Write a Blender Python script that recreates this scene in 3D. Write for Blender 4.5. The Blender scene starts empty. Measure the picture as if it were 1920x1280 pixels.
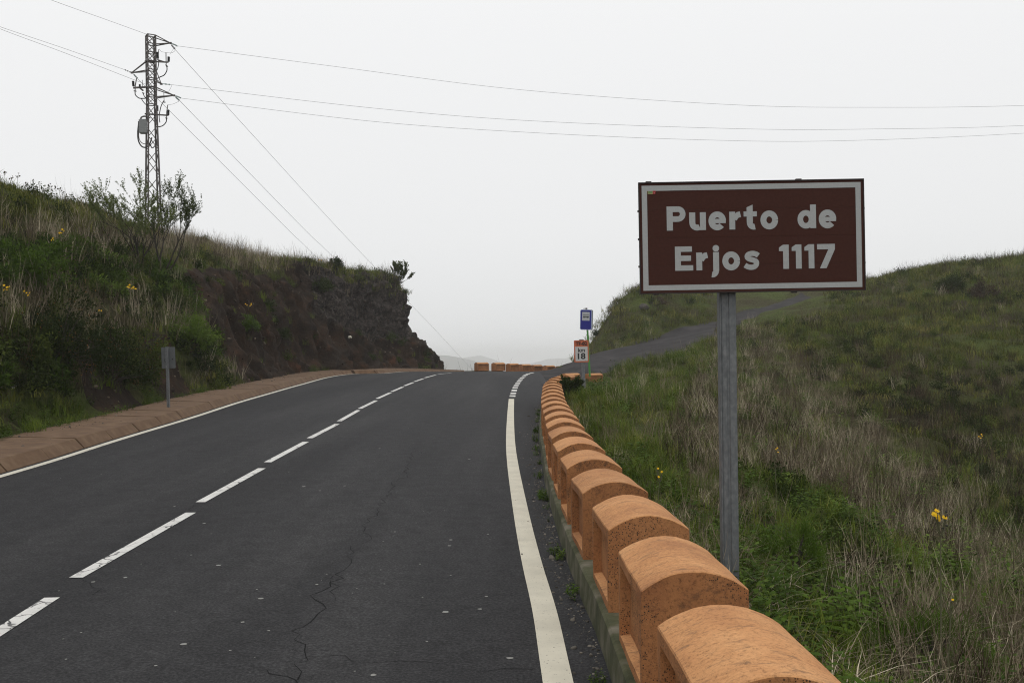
import bpy, bmesh, math, random
import numpy as np
from mathutils import Vector, noise, Matrix
from mathutils.bvhtree import BVHTree
random.seed(7); rng = np.random.default_rng(7)
SC = bpy.context.scene; COL = SC.collection

# ------------------------------------------------------------------ camera
F = 1866.7; PITCH = 0.0157; ROLL = 0.0123
CAM = Vector((0, 0, 1.71))
fw = Vector((0, math.cos(PITCH), math.sin(PITCH)))
up0 = Vector((0, -math.sin(PITCH), math.cos(PITCH))); r0 = Vector((1, 0, 0))
UP = up0*math.cos(ROLL) + r0*math.sin(ROLL); RT = r0*math.cos(ROLL) - up0*math.sin(ROLL)
cd = bpy.data.cameras.new('camera'); cam = bpy.data.objects.new('camera', cd); COL.objects.link(cam)
cd.lens = 35.0; cd.sensor_width = 36.0; cd.clip_start = 0.05; cd.clip_end = 20000
cam.matrix_world = Matrix(((RT.x, UP.x, -fw.x, CAM.x), (RT.y, UP.y, -fw.y, CAM.y), (RT.z, UP.z, -fw.z, CAM.z), (0, 0, 0, 1)))
SC.camera = cam

# ------------------------------------------------------------------ world, sun, exposure
W = bpy.data.worlds.new("World"); SC.world = W; W.use_nodes = True
nt = W.node_tree; nt.nodes.clear()
out = nt.nodes.new('ShaderNodeOutputWorld'); bg = nt.nodes.new('ShaderNodeBackground')
tc = nt.nodes.new('ShaderNodeTexCoord'); sep = nt.nodes.new('ShaderNodeSeparateXYZ'); ramp = nt.nodes.new('ShaderNodeValToRGB')
sky = nt.nodes.new('ShaderNodeTexSky'); sky.sky_type = 'NISHITA'; sky.sun_disc = False
sky.sun_elevation = math.radians(55); sky.sun_rotation = math.radians(150)
hsv = nt.nodes.new('ShaderNodeHueSaturation'); hsv.inputs['Saturation'].default_value = 0.15; hsv.inputs['Value'].default_value = 0.08
mix = nt.nodes.new('ShaderNodeMixRGB'); mix.inputs[0].default_value = 0.15
L = nt.links.new
L(tc.outputs['Generated'], sep.inputs[0]); L(sep.outputs['Z'], ramp.inputs[0])
e = ramp.color_ramp.elements
e[0].position = 0.0; e[0].color = (0.83, 0.84, 0.845, 1); e[1].position = 1.0; e[1].color = (1.5, 1.5, 1.52, 1)
x = e.new(0.12); x.color = (0.93, 0.935, 0.938, 1)
x = e.new(0.38); x.color = (1.04, 1.045, 1.05, 1)
L(ramp.outputs[0], mix.inputs[1]); L(sky.outputs[0], hsv.inputs['Color']); L(hsv.outputs[0], mix.inputs[2])
L(mix.outputs[0], bg.inputs[0]); bg.inputs[1].default_value = 1.0; L(bg.outputs[0], out.inputs[0])
sd = bpy.data.lights.new('sun', 'SUN'); sd.energy = 0.6; sd.angle = math.radians(20); sd.color = (1, 0.97, 0.92)
sun = bpy.data.objects.new('sun', sd); COL.objects.link(sun)
sun.rotation_euler = (math.radians(30), 0, math.radians(-35))
SC.view_settings.view_transform = 'Standard'; SC.view_settings.look = 'None'
SC.view_settings.exposure = 0.0; SC.view_settings.gamma = 1.0
SC.cycles.max_bounces = 5; SC.cycles.diffuse_bounces = 3; SC.cycles.glossy_bounces = 2
SC.cycles.volume_bounces = 1; SC.cycles.transparent_max_bounces = 6
SC.cycles.use_denoising = True; SC.cycles.denoising_prefilter = 'NONE'; SC.cycles.denoising_input_passes = 'RGB_ALBEDO_NORMAL'; SC.cycles.filter_width = 1.1; SC.cycles.use_adaptive_sampling = False; SC.cycles.sample_clamp_indirect = 4.0

# ------------------------------------------------------------------ helpers
def unproj(px, py, d):
    v = fw + RT*((px-960)/F) - UP*((py-640)/F)
    return CAM + v*(d/v.y)
def proj(p):
    v = Vector(p) - CAM; z = v.dot(fw)
    return 960+F*v.dot(RT)/z, 640-F*v.dot(UP)/z
def tag(o, label=None, cat=None, group=None, kind=None):
    if label: o['label'] = label
    if cat: o['category'] = cat
    if group: o['group'] = group
    if kind: o['kind'] = kind
    return o
def empty(name, loc=(0, 0, 0)):
    o = bpy.data.objects.new(name, None); COL.objects.link(o); o.location = loc; o.empty_display_size = 0.2
    return o
def link(name, me, mats=None, parent=None, smooth=False):
    o = bpy.data.objects.new(name, me); COL.objects.link(o)
    if mats:
        for m in (mats if isinstance(mats, (list, tuple)) else [mats]): me.materials.append(m)
    if parent:
        o.parent = parent
        o.matrix_parent_inverse = Matrix.Translation(-Vector(parent.location))
    if smooth:
        me.polygons.foreach_set('use_smooth', [True]*len(me.polygons))
    return o
class MB:
    def __init__(s): s.v = []; s.f = []
    def add(s, vs, fs):
        b = len(s.v); s.v += [tuple(v) for v in vs]; s.f += [tuple(i+b for i in f) for f in fs]
    def box(s, c, ax, ay, az):
        c = Vector(c); ax, ay, az = Vector(ax), Vector(ay), Vector(az)
        vs = [c+ax*i+ay*j+az*k for k in (-1, 1) for j in (-1, 1) for i in (-1, 1)]
        s.add(vs, [(0, 2, 3, 1), (4, 5, 7, 6), (0, 1, 5, 4), (2, 6, 7, 3), (0, 4, 6, 2), (1, 3, 7, 5)])
    def bar(s, a, b, w, h=None, upv=(0, 0, 1)):
        a, b = Vector(a), Vector(b); d = (b-a)
        if d.length < 1e-6: return
        u = Vector(upv); n = d.cross(u)
        if n.length < 1e-4: n = d.cross(Vector((0, 1, 0)))
        n.normalize(); m = n.cross(d).normalized(); h = h or w
        s.box((a+b)/2, n*w/2, d/2, m*h/2)
    def tube(s, pts, r, n=6, cap=True):
        pts = [Vector(p) for p in pts]
        rr = r if isinstance(r, (list, tuple)) else [r]*len(pts)
        vs = []; fs = []; ref = None
        for i, p in enumerate(pts):
            t = (pts[min(i+1, len(pts)-1)] - pts[max(i-1, 0)])
            if t.length < 1e-9: t = Vector((0, 0, 1))
            t.normalize()
            if ref is None:
                ref = t.cross(Vector((0, 0, 1)))
                if ref.length < 0.05: ref = t.cross(Vector((1, 0, 0)))
            ref = (ref - t*ref.dot(t))
            if ref.length < 1e-6: ref = t.orthogonal()
            ref.normalize(); b = t.cross(ref)
            for k in range(n):
                a = 2*math.pi*k/n
                vs.append(p + (ref*math.cos(a)+b*math.sin(a))*rr[i])
        for i in range(len(pts)-1):
            for k in range(n):
                fs.append((i*n+k, i*n+(k+1) % n, (i+1)*n+(k+1) % n, (i+1)*n+k))
        if cap:
            fs.append(tuple(range(n-1, -1, -1))); fs.append(tuple((len(pts)-1)*n+k for k in range(n)))
        s.add(vs, fs)
    def mesh(s, name='m'):
        me = bpy.data.meshes.new(name); me.from_pydata(s.v, [], s.f); me.update(); return me
    def build(s, name, mats, parent=None, smooth=False):
        return link(name, s.mesh(name), mats, parent, smooth)
def catmull(P, n):
    P = [np.array(p, float) for p in P]; out = []
    for i in range(len(P)-1):
        p0 = P[max(i-1, 0)]; p1 = P[i]; p2 = P[i+1]; p3 = P[min(i+2, len(P)-1)]
        for k in range(n):
            t = k/n
            out.append(0.5*((2*p1)+(-p0+p2)*t+(2*p0-5*p1+4*p2-p3)*t*t+(-p0+3*p1-3*p2+p3)*t**3))
    out.append(P[-1]); return out

# ------------------------------------------------------------------ materials
def nodes(m):
    m.use_nodes = True; t = m.node_tree; t.nodes.clear()
    o = t.nodes.new('ShaderNodeOutputMaterial'); b = t.nodes.new('ShaderNodeBsdfPrincipled')
    t.links.new(b.outputs[0], o.inputs[0]); return t, b, o
def coord(t, kind='Object', scale=(1, 1, 1)):
    if kind == 'World':
        g = t.nodes.new('ShaderNodeNewGeometry'); s = g.outputs['Position']
    else:
        g = t.nodes.new('ShaderNodeTexCoord'); s = g.outputs[kind]
    mp = t.nodes.new('ShaderNodeMapping'); mp.inputs['Scale'].default_value = scale
    t.links.new(s, mp.inputs[0]); return mp.outputs[0]
def noi(t, vec, scale, detail=4, rough=0.55, dist=0.0):
    n = t.nodes.new('ShaderNodeTexNoise'); n.inputs['Scale'].default_value = scale
    n.inputs['Detail'].default_value = detail; n.inputs['Roughness'].default_value = rough; n.inputs['Distortion'].default_value = dist
    t.links.new(vec, n.inputs['Vector']); return n.outputs['Fac']
def rmp(t, fac, stops, interp='LINEAR'):
    r = t.nodes.new('ShaderNodeValToRGB'); r.color_ramp.interpolation = interp
    el = r.color_ramp.elements
    while len(el) < len(stops): el.new(0.5)
    for k, (p, c) in enumerate(stops):
        el[k].position = p; el[k].color = (*c, 1) if len(c) == 3 else c
    t.links.new(fac, r.inputs[0]); return r.outputs[0]
def g3(v): return (v, v, v)
def mixc(t, fac, a, b, mode='MIX'):
    m = t.nodes.new('ShaderNodeMixRGB'); m.blend_type = mode
    for s, v in ((0, fac), (1, a), (2, b)):
        if isinstance(v, (int, float)): m.inputs[s].default_value = v if s == 0 else (v, v, v, 1)
        elif isinstance(v, tuple): m.inputs[s].default_value = (*v, 1)
        else: t.links.new(v, m.inputs[s])
    return m.outputs[0]
def bump(t, b, h, strength=0.3, dist=0.01):
    n = t.nodes.new('ShaderNodeBump'); n.inputs['Strength'].default_value = strength; n.inputs['Distance'].default_value = dist
    t.links.new(h, n.inputs['Height']); t.links.new(n.outputs[0], b.inputs['Normal'])
def M_noise(name, stops, scale=5, rough=0.85, bs=0.3, bd=0.01, kind='World', vs=(1, 1, 1), metal=0.0, detail=5, spec=0.3):
    m = bpy.data.materials.new(name); t, b, o = nodes(m); c = coord(t, kind, vs)
    n = noi(t, c, scale, detail); t.links.new(rmp(t, n, stops), b.inputs['Base Color'])
    b.inputs['Roughness'].default_value = rough; b.inputs['Metallic'].default_value = metal
    b.inputs['Specular IOR Level'].default_value = spec
    if bs: bump(t, b, noi(t, c, scale*4, 4), bs, bd)
    return m

def M_asphalt():
    m = bpy.data.materials.new('asphalt'); t, b, o = nodes(m); c = coord(t, 'World')
    big = noi(t, coord(t, 'World', (1, .09, 1)), 0.9, 5, .62); fine = noi(t, c, 60, 3, .8); mid = noi(t, c, 6, 5, .6)
    col = rmp(t, big, [(0.3, (.0185, .0183, .0192)), (.5, (.0245, .0242, .025)), (.7, (.034, .0334, .0338))])
    col = mixc(t, .8, col, rmp(t, fine, [(.33, g3(.35)), (.5, g3(1)), (.66, g3(2.2))]), 'MULTIPLY')
    col = mixc(t, .7, col, rmp(t, mid, [(.3, g3(.72)), (.6, g3(1.12))]), 'MULTIPLY')
    v = t.nodes.new('ShaderNodeTexVoronoi'); v.inputs['Scale'].default_value = 9; t.links.new(c, v.inputs['Vector'])
    sp = rmp(t, v.outputs['Distance'], [(.035, g3(1)), (.06, g3(0))])
    spk = mixc(t, 1.0, sp, rmp(t, noi(t, c, 2.3, 3), [(.56, g3(0)), (.62, g3(.55))]), 'MULTIPLY')
    col = mixc(t, spk, col, (.17, .165, .155))
    t.links.new(col, b.inputs['Base Color']); b.inputs['Roughness'].default_value = .9
    b.inputs['Specular IOR Level'].default_value = .15
    bump(t, b, fine, .55, .006); return m
def M_paint(name, col, wear):
    m = bpy.data.materials.new(name); t, b, o = nodes(m); c = coord(t, 'World')
    f = noi(t, c, 60, 4, .7)
    a = mixc(t, .5, col, rmp(t, noi(t, c, 5, 4), [(.3, g3(.75)), (.65, g3(1.08))]), 'MULTIPLY')
    v = t.nodes.new('ShaderNodeTexVoronoi'); v.feature = 'DISTANCE_TO_EDGE'; v.inputs['Scale'].default_value = 5.5
    wv = mixc(t, .12, c, t_noise_vec(t, c)); t.links.new(wv, v.inputs['Vector'])
    cr = rmp(t, v.outputs['Distance'], [(.0, g3(1)), (wear*.03+.004, g3(1)), (wear*.03+.02, g3(0))])
    cr = mixc(t, 1, cr, rmp(t, noi(t, c, 1.7, 3), [(.5-wear*.13, g3(0)), (.58, g3(1))]), 'MULTIPLY')
    if wear < 0: cr = rmp(t, noi(t, coord(t, 'World', (.25, 5, 1)), 1.6, 6, .8), [(.70, g3(0)), (.72, g3(1))])
    sp = rmp(t, f, [(.62-.03*wear, g3(0)), (.68, g3(1))])
    w = mixc(t, 1, cr, sp, 'LIGHTEN')
    t.links.new(mixc(t, w, a, (.05, .05, .05)), b.inputs['Base Color']); b.inputs['Roughness'].default_value = .75
    bump(t, b, f, .3, .004); return m
def t_noise_vec(t, c):
    n = t.nodes.new('ShaderNodeTexNoise'); n.inputs['Scale'].default_value = 6; n.inputs['Detail'].default_value = 3
    t.links.new(c, n.inputs['Vector']); return n.outputs['Color']
def M_block():
    m = bpy.data.materials.new('orange_concrete'); t, b, o = nodes(m); c = coord(t, 'World')
    n1 = noi(t, c, 3.2, 5, .65); n2 = noi(t, c, 62, 4, .85); n3 = noi(t, coord(t, 'World', (1, 2.6, 1)), 9, 8, .78, .6)
    col = rmp(t, n1, [(.28, (.35, .160, .068)), (.5, (.46, .222, .092)), (.72, (.53, .275, .120))])
    col = mixc(t, .75, col, rmp(t, n2, [(.34, g3(.36)), (.46, g3(.93)), (.68, g3(1.22))]), 'MULTIPLY')
    # soot streaks, mainly on the upward faces where water lies
    col = mixc(t, rmp(t, n3, [(.53, g3(0)), (.64, g3(.8))]), col, (.17, .095, .052))
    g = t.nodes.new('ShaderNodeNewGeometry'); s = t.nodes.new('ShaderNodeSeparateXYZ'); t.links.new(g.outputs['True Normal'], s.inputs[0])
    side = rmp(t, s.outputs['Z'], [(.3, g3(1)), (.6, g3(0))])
    v = t.nodes.new('ShaderNodeTexVoronoi'); v.inputs['Scale'].default_value = 125; t.links.new(c, v.inputs['Vector'])
    rnd = t.nodes.new('ShaderNodeSeparateColor'); t.links.new(v.outputs['Color'], rnd.inputs[0])
    th = t.nodes.new('ShaderNodeMath'); th.operation = 'MULTIPLY'; t.links.new(rnd.outputs[0], th.inputs[0]); th.inputs[1].default_value = .46
    lt = t.nodes.new('ShaderNodeMath'); lt.operation = 'LESS_THAN'; t.links.new(v.outputs['Distance'], lt.inputs[0]); t.links.new(th.outputs[0], lt.inputs[1])
    dens = rmp(t, noi(t, c, 3.6, 3), [(.36, g3(0)), (.54, g3(1))])
    pit = mixc(t, 1, mixc(t, 1, lt.outputs[0], dens, 'MULTIPLY'), side, 'MULTIPLY')
    col = mixc(t, side, col, mixc(t, 1, col, (.74, .66, .62), 'MULTIPLY'))  # upright faces tinted darker and redder, shade from overhead light put into the colour
    oi = t.nodes.new('ShaderNodeObjectInfo'); col = mixc(t, 1, col, rmp(t, oi.outputs['Random'], [(0, (.86, .86, .88)), (.5, (1, 1, 1)), (1, (1.05, 1.08, 1.12))]), 'MULTIPLY')
    col = mixc(t, pit, col, (.035, .024, .018))
    t.links.new(col, b.inputs['Base Color']); b.inputs['Roughness'].default_value = .92; b.inputs['Specular IOR Level'].default_value = .2
    h = mixc(t, pit, mixc(t, .35, n2, n3), 0.0)
    bump(t, b, h, .65, .006); return m
def M_soil():
    m = bpy.data.materials.new('bank_soil_and_rock'); t, b, o = nodes(m); c = coord(t, 'World')
    at = t.nodes.new('ShaderNodeAttribute'); at.attribute_name = 'rock'
    n1 = noi(t, c, 1.1, 6, .65, .4); n2 = noi(t, c, 9, 6, .7)
    soil = rmp(t, n1, [(.3, (.010, .0066, .0040)), (.48, (.020, .0125, .0072)), (.60, (.033, .018, .0098)), (.72, (.070, .029, .015))])
    rock = rmp(t, n2, [(.3, (.012, .010, .0085)), (.47, (.030, .0245, .021)), (.6, (.066, .054, .046)), (.74, (.15, .125, .105))])
    soil = mixc(t, .8, soil, rmp(t, n2, [(.3, g3(.5)), (.7, g3(1.5))]), 'MULTIPLY')
    v = t.nodes.new('ShaderNodeTexVoronoi'); v.feature = 'DISTANCE_TO_EDGE'; v.inputs['Scale'].default_value = 1.5
    t.links.new(mixc(t, .25, c, t_noise_vec(t, c)), v.inputs['Vector'])
    rock = mixc(t, .7, rock, rmp(t, v.outputs['Distance'], [(0, g3(.35)), (.12, g3(1))]), 'MULTIPLY')
    fac = mixc(t, .35, at.outputs['Fac'], n1); fac = rmp(t, fac, [(.38, g3(0)), (.56, g3(1))])
    t.links.new(mixc(t, fac, soil, rock), b.inputs['Base Color']); b.inputs['Roughness'].default_value = .95
    b.inputs['Specular IOR Level'].default_value = .15
    bump(t, b, mixc(t, .5, n2, v.outputs['Distance']), 1.0, .12); return m
def M_turf():
    m = bpy.data.materials.new('rough_turf'); t, b, o = nodes(m); c = coord(t, 'World')
    n1 = noi(t, c, .35, 5, .6); n2 = noi(t, c, 7, 5, .75)
    col = rmp(t, n1, [(.3, (.050, .040, .023)), (.45, (.055, .052, .020)), (.6, (.060, .076, .017)), (.75, (.080, .10, .022))])
    col = mixc(t, .9, col, rmp(t, n2, [(.3, g3(.35)), (.7, g3(1.5))]), 'MULTIPLY')
    t.links.new(col, b.inputs['Base Color']); b.inputs['Roughness'].default_value = 1; b.inputs['Specular IOR Level'].default_value = .1
    bump(t, b, n2, 1.0, .15); return m
def M_leaf(name, a, bcol, c3=None, trans=.25, ws=.8, spec=.04):
    m = bpy.data.materials.new(name); t, b, o = nodes(m); c = coord(t, 'World')
    oi = t.nodes.new('ShaderNodeObjectInfo')
    n = noi(t, c, ws, 4, .6)
    f = mixc(t, .5, n, oi.outputs['Random'])
    st = [(.3, a), (.6, bcol)] + ([(.78, c3)] if c3 else [])
    col = rmp(t, f, st); t.links.new(col, b.inputs['Base Color'])
    b.inputs['Roughness'].default_value = .7; b.inputs['Specular IOR Level'].default_value = spec
    if trans:
        tr = t.nodes.new('ShaderNodeBsdfTranslucent'); t.links.new(col, tr.inputs[0])
        mx = t.nodes.new('ShaderNodeMixShader'); mx.inputs[0].default_value = trans
        t.links.new(b.outputs[0], mx.inputs[1]); t.links.new(tr.outputs[0], mx.inputs[2]); t.links.new(mx.outputs[0], o.inputs[0])
    return m
def M_plain(name, col, rough=.6, metal=0, spec=.4, var=.12, scale=30):
    return M_noise(name, [(.3, tuple(v*(1-var) for v in col)), (.7, tuple(v*(1+var) for v in col))], scale, rough, .08, .002, 'World', metal=metal, spec=spec)

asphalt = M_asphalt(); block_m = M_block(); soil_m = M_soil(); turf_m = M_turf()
paint_y = M_paint('cream_road_paint', (.52, .485, .385), -.12)
paint_w = M_paint('worn_white_road_paint', (.56, .55, .52), .6)
paint_l = M_paint('thin_cream_road_paint', (.50, .47, .39), .1)
crack_m = M_plain('dark_crack', (.013, .013, .013), .95, spec=.05)
spot_m = M_plain('pale_spot', (.22, .215, .20), .9)
gravel_m = M_noise('track_tarmac', [(.3, (.027, .025, .0255)), (.5, (.040, .0375, .038)), (.72, (.060, .056, .055))], 1.2, 1.0, .5, .02, vs=(1, .5, 1), detail=8, spec=.03)
kerb_m = M_noise('terracotta_kerb', [(.28, (.085, .048, .026)), (.5, (.112, .066, .036)), (.72, (.150, .096, .056))], 4.6, .92, .25, .002, detail=9)
foot_m = M_noise('mossy_concrete', [(.3, (.028, .032, .013)), (.47, (.058, .060, .028)), (.6, (.105, .095, .065)), (.75, (.17, .155, .12))], 4.5, .95, .6, .01, detail=9)
galv_m = M_noise('galvanised_steel', [(.3, (.105, .112, .117)), (.5, (.135, .143, .148)), (.7, (.185, .193, .198))], 40, .55, .1, .002, vs=(1, 1, .6), metal=.2, spec=.4)
galv_dark = M_noise('weathered_steel', [(.3, (.060, .052, .050)), (.6, (.115, .10, .095))], 12, .7, .1, .002, metal=.2)
wire_m = M_plain('bare_wire', (.09, .09, .092), .6, .3)
black_m = M_plain('black_rubber', (.014, .014, .015), .6)
glass_m = M_plain('green_glass_insulator', (.12, .22, .19), .2, spec=.6)
box_grey = M_plain('grey_painted_steel', (.17, .18, .18), .5)
brown_m = M_noise('brown_sign_sheet', [(.3, (.049, .0190, .0145)), (.7, (.060, .0235, .0175))], 60, .6, .03, .001, spec=.08)
letter_m = M_noise('grey_white_reflective_sheet', [(.3, (.33, .34, .34)), (.7, (.38, .39, .385))], 90, .5, .03, .001, spec=.2)
orange_m = M_plain('orange_sign_sheet', (.42, .105, .045), .5)
white_m = M_plain('white_sign_sheet', (.46, .46, .45), .5)
blue_m = M_plain('blue_sign_sheet', (.008, .012, .19), .45)
ink_m = M_plain('black_sign_ink', (.012, .012, .012), .5)
green_m = M_plain('green_painted_pole', (.05, .22, .035), .5)
bark_m = M_noise('dark_bark', [(.3, (.022, .018, .013)), (.7, (.055, .046, .034))], 20, .95, .6, .01)

# ------------------------------------------------------------------ road surface function
ZY = [-30, 0, 20, 40, 43, 46, 49, 53, 58, 63, 70, 80, 100]
ZZ = [-.72, 0, .48, .96, 1.01, 1.04, 1.04, .98, .84, .68, .3, -.5, -3]
CY = [0, 5, 14, 24, 30, 38, 46, 100]; CC = [0, 0, -.022, -.040, -.034, -.016, -.01, -.01]
_yy = np.linspace(-30, 100, 1301)
_k = np.exp(-0.5*(np.arange(-30, 31)/13.0)**2); _k /= _k.sum()
def _sm(Y, Z):
    z = np.interp(_yy, Y, Z); return np.convolve(np.pad(z, 30, mode='edge'), _k, 'valid')
_zt = _sm(ZY, ZZ); _ct = _sm(CY, CC)
def Zroad(x, y):
    x = np.asarray(x, float); y = np.asarray(y, float)
    return np.interp(y, _yy, _zt) + np.interp(y, _yy, _ct)*(np.clip(x, -9, 8)+3.2)
def on_road(px, py, dz=0.0):
    """world point of a pixel on the road surface"""
    d = 3.0; best = None
    v = fw + RT*((px-960)/F) - UP*((py-640)/F)
    for k in range(900):
        p = CAM + v*(d/v.y)
        if p.z < float(Zroad(p.x, p.y))+dz:
            return p
        d += 0.06
    return CAM + v*(47/v.y)

# ------------------------------------------------------------------ right-hand terrain by control points
CP = [  # px, py, distance
 (1650,1270,4.5,-.25),(1900,1270,5.5,-.25),(1900,1100,9,-.2),(1650,1000,9,-.2),(1850,1010,13,-.2),(1700,950,12,-.25),
 (1300,1000,9,-.15),(1250,880,12,-.15),(1200,790,16,-.1),(1150,740,22,0),(1300,740,24,-.05),(1400,770,19,-.2),(1500,800,17,-.25),(1600,860,16,-.2),
 (1700,870,19,-.2),(1500,760,22,-.2),(1600,800,22,-.2),(1450,705,29,-.1),(1560,740,28,-.1),(1900,850,24,-.2),(1900,750,30,-.1),
 (1900,650,38,-.1),(1900,560,48,-.1),(1900,492,58,-.1),(1760,500,60,-.1),(1700,700,32,-.1),(1700,620,42,-.1),(1700,545,54,-.1),
 (1500,645,41,-.1),(1500,595,51,-.1),(1620,532,62,-.1),(1600,600,47,0),
 (1100,724,30,-.30),(1060,722,29,-.15),(1150,712,31,-.15),(1095,719,34,-.05),(1128,717,35.3,-.05),(1140,701,38.5,0),(1064,717,32,-.1),(1200,690,38,0),(1290,655,44,0),(1345,632,48,0),(1372,612,54,0),(1430,588,60,0),(1535,559,67,0),
 (1500,551,71,0),(1400,581,67,0),(1300,611,62,0),(1180,651,58,0),(1110,661,56,0),(990,697.5,57,0),(1020,695,56,0),(1047,690,54,0),(1078,677,55,0),
 (1200,640,60,0),(1140,622,62,0),(1138,602,62.5,0),(1166,577,64,0),(1186,550,65.5,0),(1202,522,66.5,0),(1250,595,66,0),(1350,570,70,0),(1270,518,70,0),
 (1450,525,77,0),(1340,520,78,0)]
pts = []
for a, b_, d, dz in CP:
    p = unproj(a, b_, d); pts.append((p.x, p.y, p.z+dz))
for y in (-12, -4, 2, 6, 10, 15, 20, 25): pts.append((1.0, y, float(Zroad(1.0, y))+.10))
for y in (-12, -4, 2): pts += [(4, y, float(Zroad(1, y))-.5), (12, y, -1.6)]
for y in (32, 38, 44, 50): pts.append((.5, y, float(Zroad(.5, y))))
pts += [(3.2, 65, -.5), (4.5, 62, .6), (5, 72, -2.5), (1, 74, -2), (0, 58, .8), (8, 78, -1.5), (14, 84, 2.5), (30, 84, 6.2), (48, 84, 8), (60, 60, 9), (50, 40, 4.5), (40, 20, 1), (30, 8, -1), (80, 60, 10), (80, 20, 4)]
A = np.array(pts); XY = A[:, :2]; n = len(A)
def tps(r): return np.where(r > 1e-9, r*r*np.log(r+1e-12), 0)
D = np.linalg.norm(XY[:, None]-XY[None], axis=2)
K = tps(D) + np.eye(n)*2.0
P = np.hstack([np.ones((n, 1)), XY]); S = np.block([[K, P], [P.T, np.zeros((3, 3))]])
sol = np.linalg.solve(S, np.concatenate([A[:, 2], np.zeros(3)]))
def Zrbf(x, y):
    x = np.atleast_1d(x); y = np.atleast_1d(y); o = np.zeros(x.shape).ravel(); xf = x.ravel(); yf = y.ravel()
    for s in range(0, len(xf), 8000):
        q = np.stack([xf[s:s+8000], yf[s:s+8000]], 1)
        o[s:s+8000] = tps(np.linalg.norm(q[:, None]-XY[None], axis=2))@sol[:n] + sol[n] + q@sol[n+1:]
    return o.reshape(x.shape)
def sstep(a, b, x):
    t = np.clip((x-a)/np.maximum(b-a, 1e-6), 0, 1); return t*t*(3-2*t)
def Zall(x, y):
    x = np.asarray(x, float); y = np.asarray(y, float)
    zr = Zroad(x, y); zt = Zrbf(x, y)
    xe = np.interp(y, [24, 27, 31, 60], [.80, 1.0, 1.0, .5]); wd = np.interp(y, [24, 28, 34, 60], [.35, .8, 2.5, 3])
    w = sstep(xe, xe+wd, x)
    z = zr*(1-w)+zt*w
    ylim = np.interp(x, [-20, 3, 10, 30, 90], [66, 66, 72, 82, 84])
    k = np.maximum(0, y-ylim); return z - k*k*.03 - k*.2
def vnoise(x, y, s, seed=0.0):
    return np.array([noise.noise(Vector((a*s, b*s, seed))) for a, b in zip(x, y)])

PAVE_PX = [(985,699,62),(1020,695,57),(1047,690,55),(1078,677,55.5),(1110,662,56.5),(1180,651,58),(1300,612,62),(1400,582,67),(1502,553,71),(1535,558,67.5),(1430,590,60),(1372,614,54),(1345,634,48),(1290,658,44),(1200,692,39),(1140,701,38.4)]
poly = [(-12, -30), (-12, 66), (1.6, 66)]
poly = [(-12, -30), (-12, 66), (-1, 66), (1, 65)] + [(unproj(a, b_, d).x, d) for a, b_, d in PAVE_PX] + [(2.75, 37.0), (1.95, 33.4), (1.75, 30.2), (1.05, 26.5), (.75, 24), (.75, -30)]
def inpoly(x, y, poly):
    c = np.zeros(x.shape, bool); j = len(poly)-1
    for i in range(len(poly)):
        xi, yi = poly[i]; xj, yj = poly[j]
        cond = ((yi > y) != (yj > y)) & (x < (xj-xi)*(y-yi)/((yj-yi) if yj != yi else 1e-9)+xi)
        c ^= cond; j = i
    return c
xs = np.concatenate([np.arange(-9, 28, .25), np.arange(28, 50, .5), np.arange(50, 96, 2.0)])
ys = np.concatenate([np.arange(-24, 0, 1.0), np.arange(0, 88, .25), [90, 95, 102, 112, 125]])
X, Y = np.meshgrid(xs, ys)
Zb = Zall(X, Y)
pv = inpoly(X, Y, poly)
rough = np.zeros_like(Zb)
idx = np.where(~pv.ravel() & (X.ravel() > .9))[0]
xr, yr = X.ravel()[idx], Y.ravel()[idx]
rr = vnoise(xr, yr, .35, 3)*.35 + vnoise(xr, yr, 1.1, 9)*.12 + vnoise(xr, yr, 2.6, 5)*.05
dist = np.sqrt(xr**2+yr**2); rr *= np.clip((xr-1.0)/3, 0, 1)*np.clip(dist/25, .3, 1)
rough.ravel()[idx] = rr
far = (Y > 86); Zfin = Zb+rough
Zfin = np.where(Y > 90, np.minimum(Zfin, np.interp(Y, [90, 125], [0, -41])), Zfin)
Zfin[:, -1] = -41
def grid_faces(mask):
    ny, nx = X.shape
    ii = np.arange(ny*nx).reshape(ny, nx)
    q = np.stack([ii[:-1, :-1], ii[:-1, 1:], ii[1:, 1:], ii[1:, :-1]], -1)[mask]
    return q.reshape(-1, 4)
def np_mesh(name, V, Fq):
    used = np.unique(Fq); mp = -np.ones(len(V), int); mp[used] = np.arange(len(used))
    me = bpy.data.meshes.new(name); Fq = mp[Fq]; V = V[used]; k = Fq.shape[1]
    me.vertices.add(len(V)); me.vertices.foreach_set('co', V.astype(np.float32).ravel())
    me.loops.add(Fq.size); me.loops.foreach_set('vertex_index', Fq.ravel().astype(np.int32))
    me.polygons.add(len(Fq)); me.polygons.foreach_set('loop_start', np.arange(0, Fq.size, k, dtype=np.int32))
    me.update(calc_edges=True); me.validate(); return me
V = np.stack([X.ravel(), Y.ravel(), Zfin.ravel()], 1)
cx = (X[:-1, :-1]+X[1:, 1:])/2; cy = (Y[:-1, :-1]+Y[1:, 1:])/2
pm = inpoly(cx, cy, poly)
road_part = pm & ((cx < 1.1+np.clip(cy-34, 0, 60)*.02) | (cy < 33))
road = link('road', np_mesh('road', V, grid_faces(road_part)), asphalt, smooth=True); tag(road, 'dark asphalt road climbing to the crest', 'road', kind='structure')
side = link('side_track', np_mesh('side_track', V, grid_faces(pm & ~road_part)), gravel_m, smooth=True); tag(side, 'dark tarmac track climbing to the right behind the signs', 'track', kind='structure')
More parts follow.
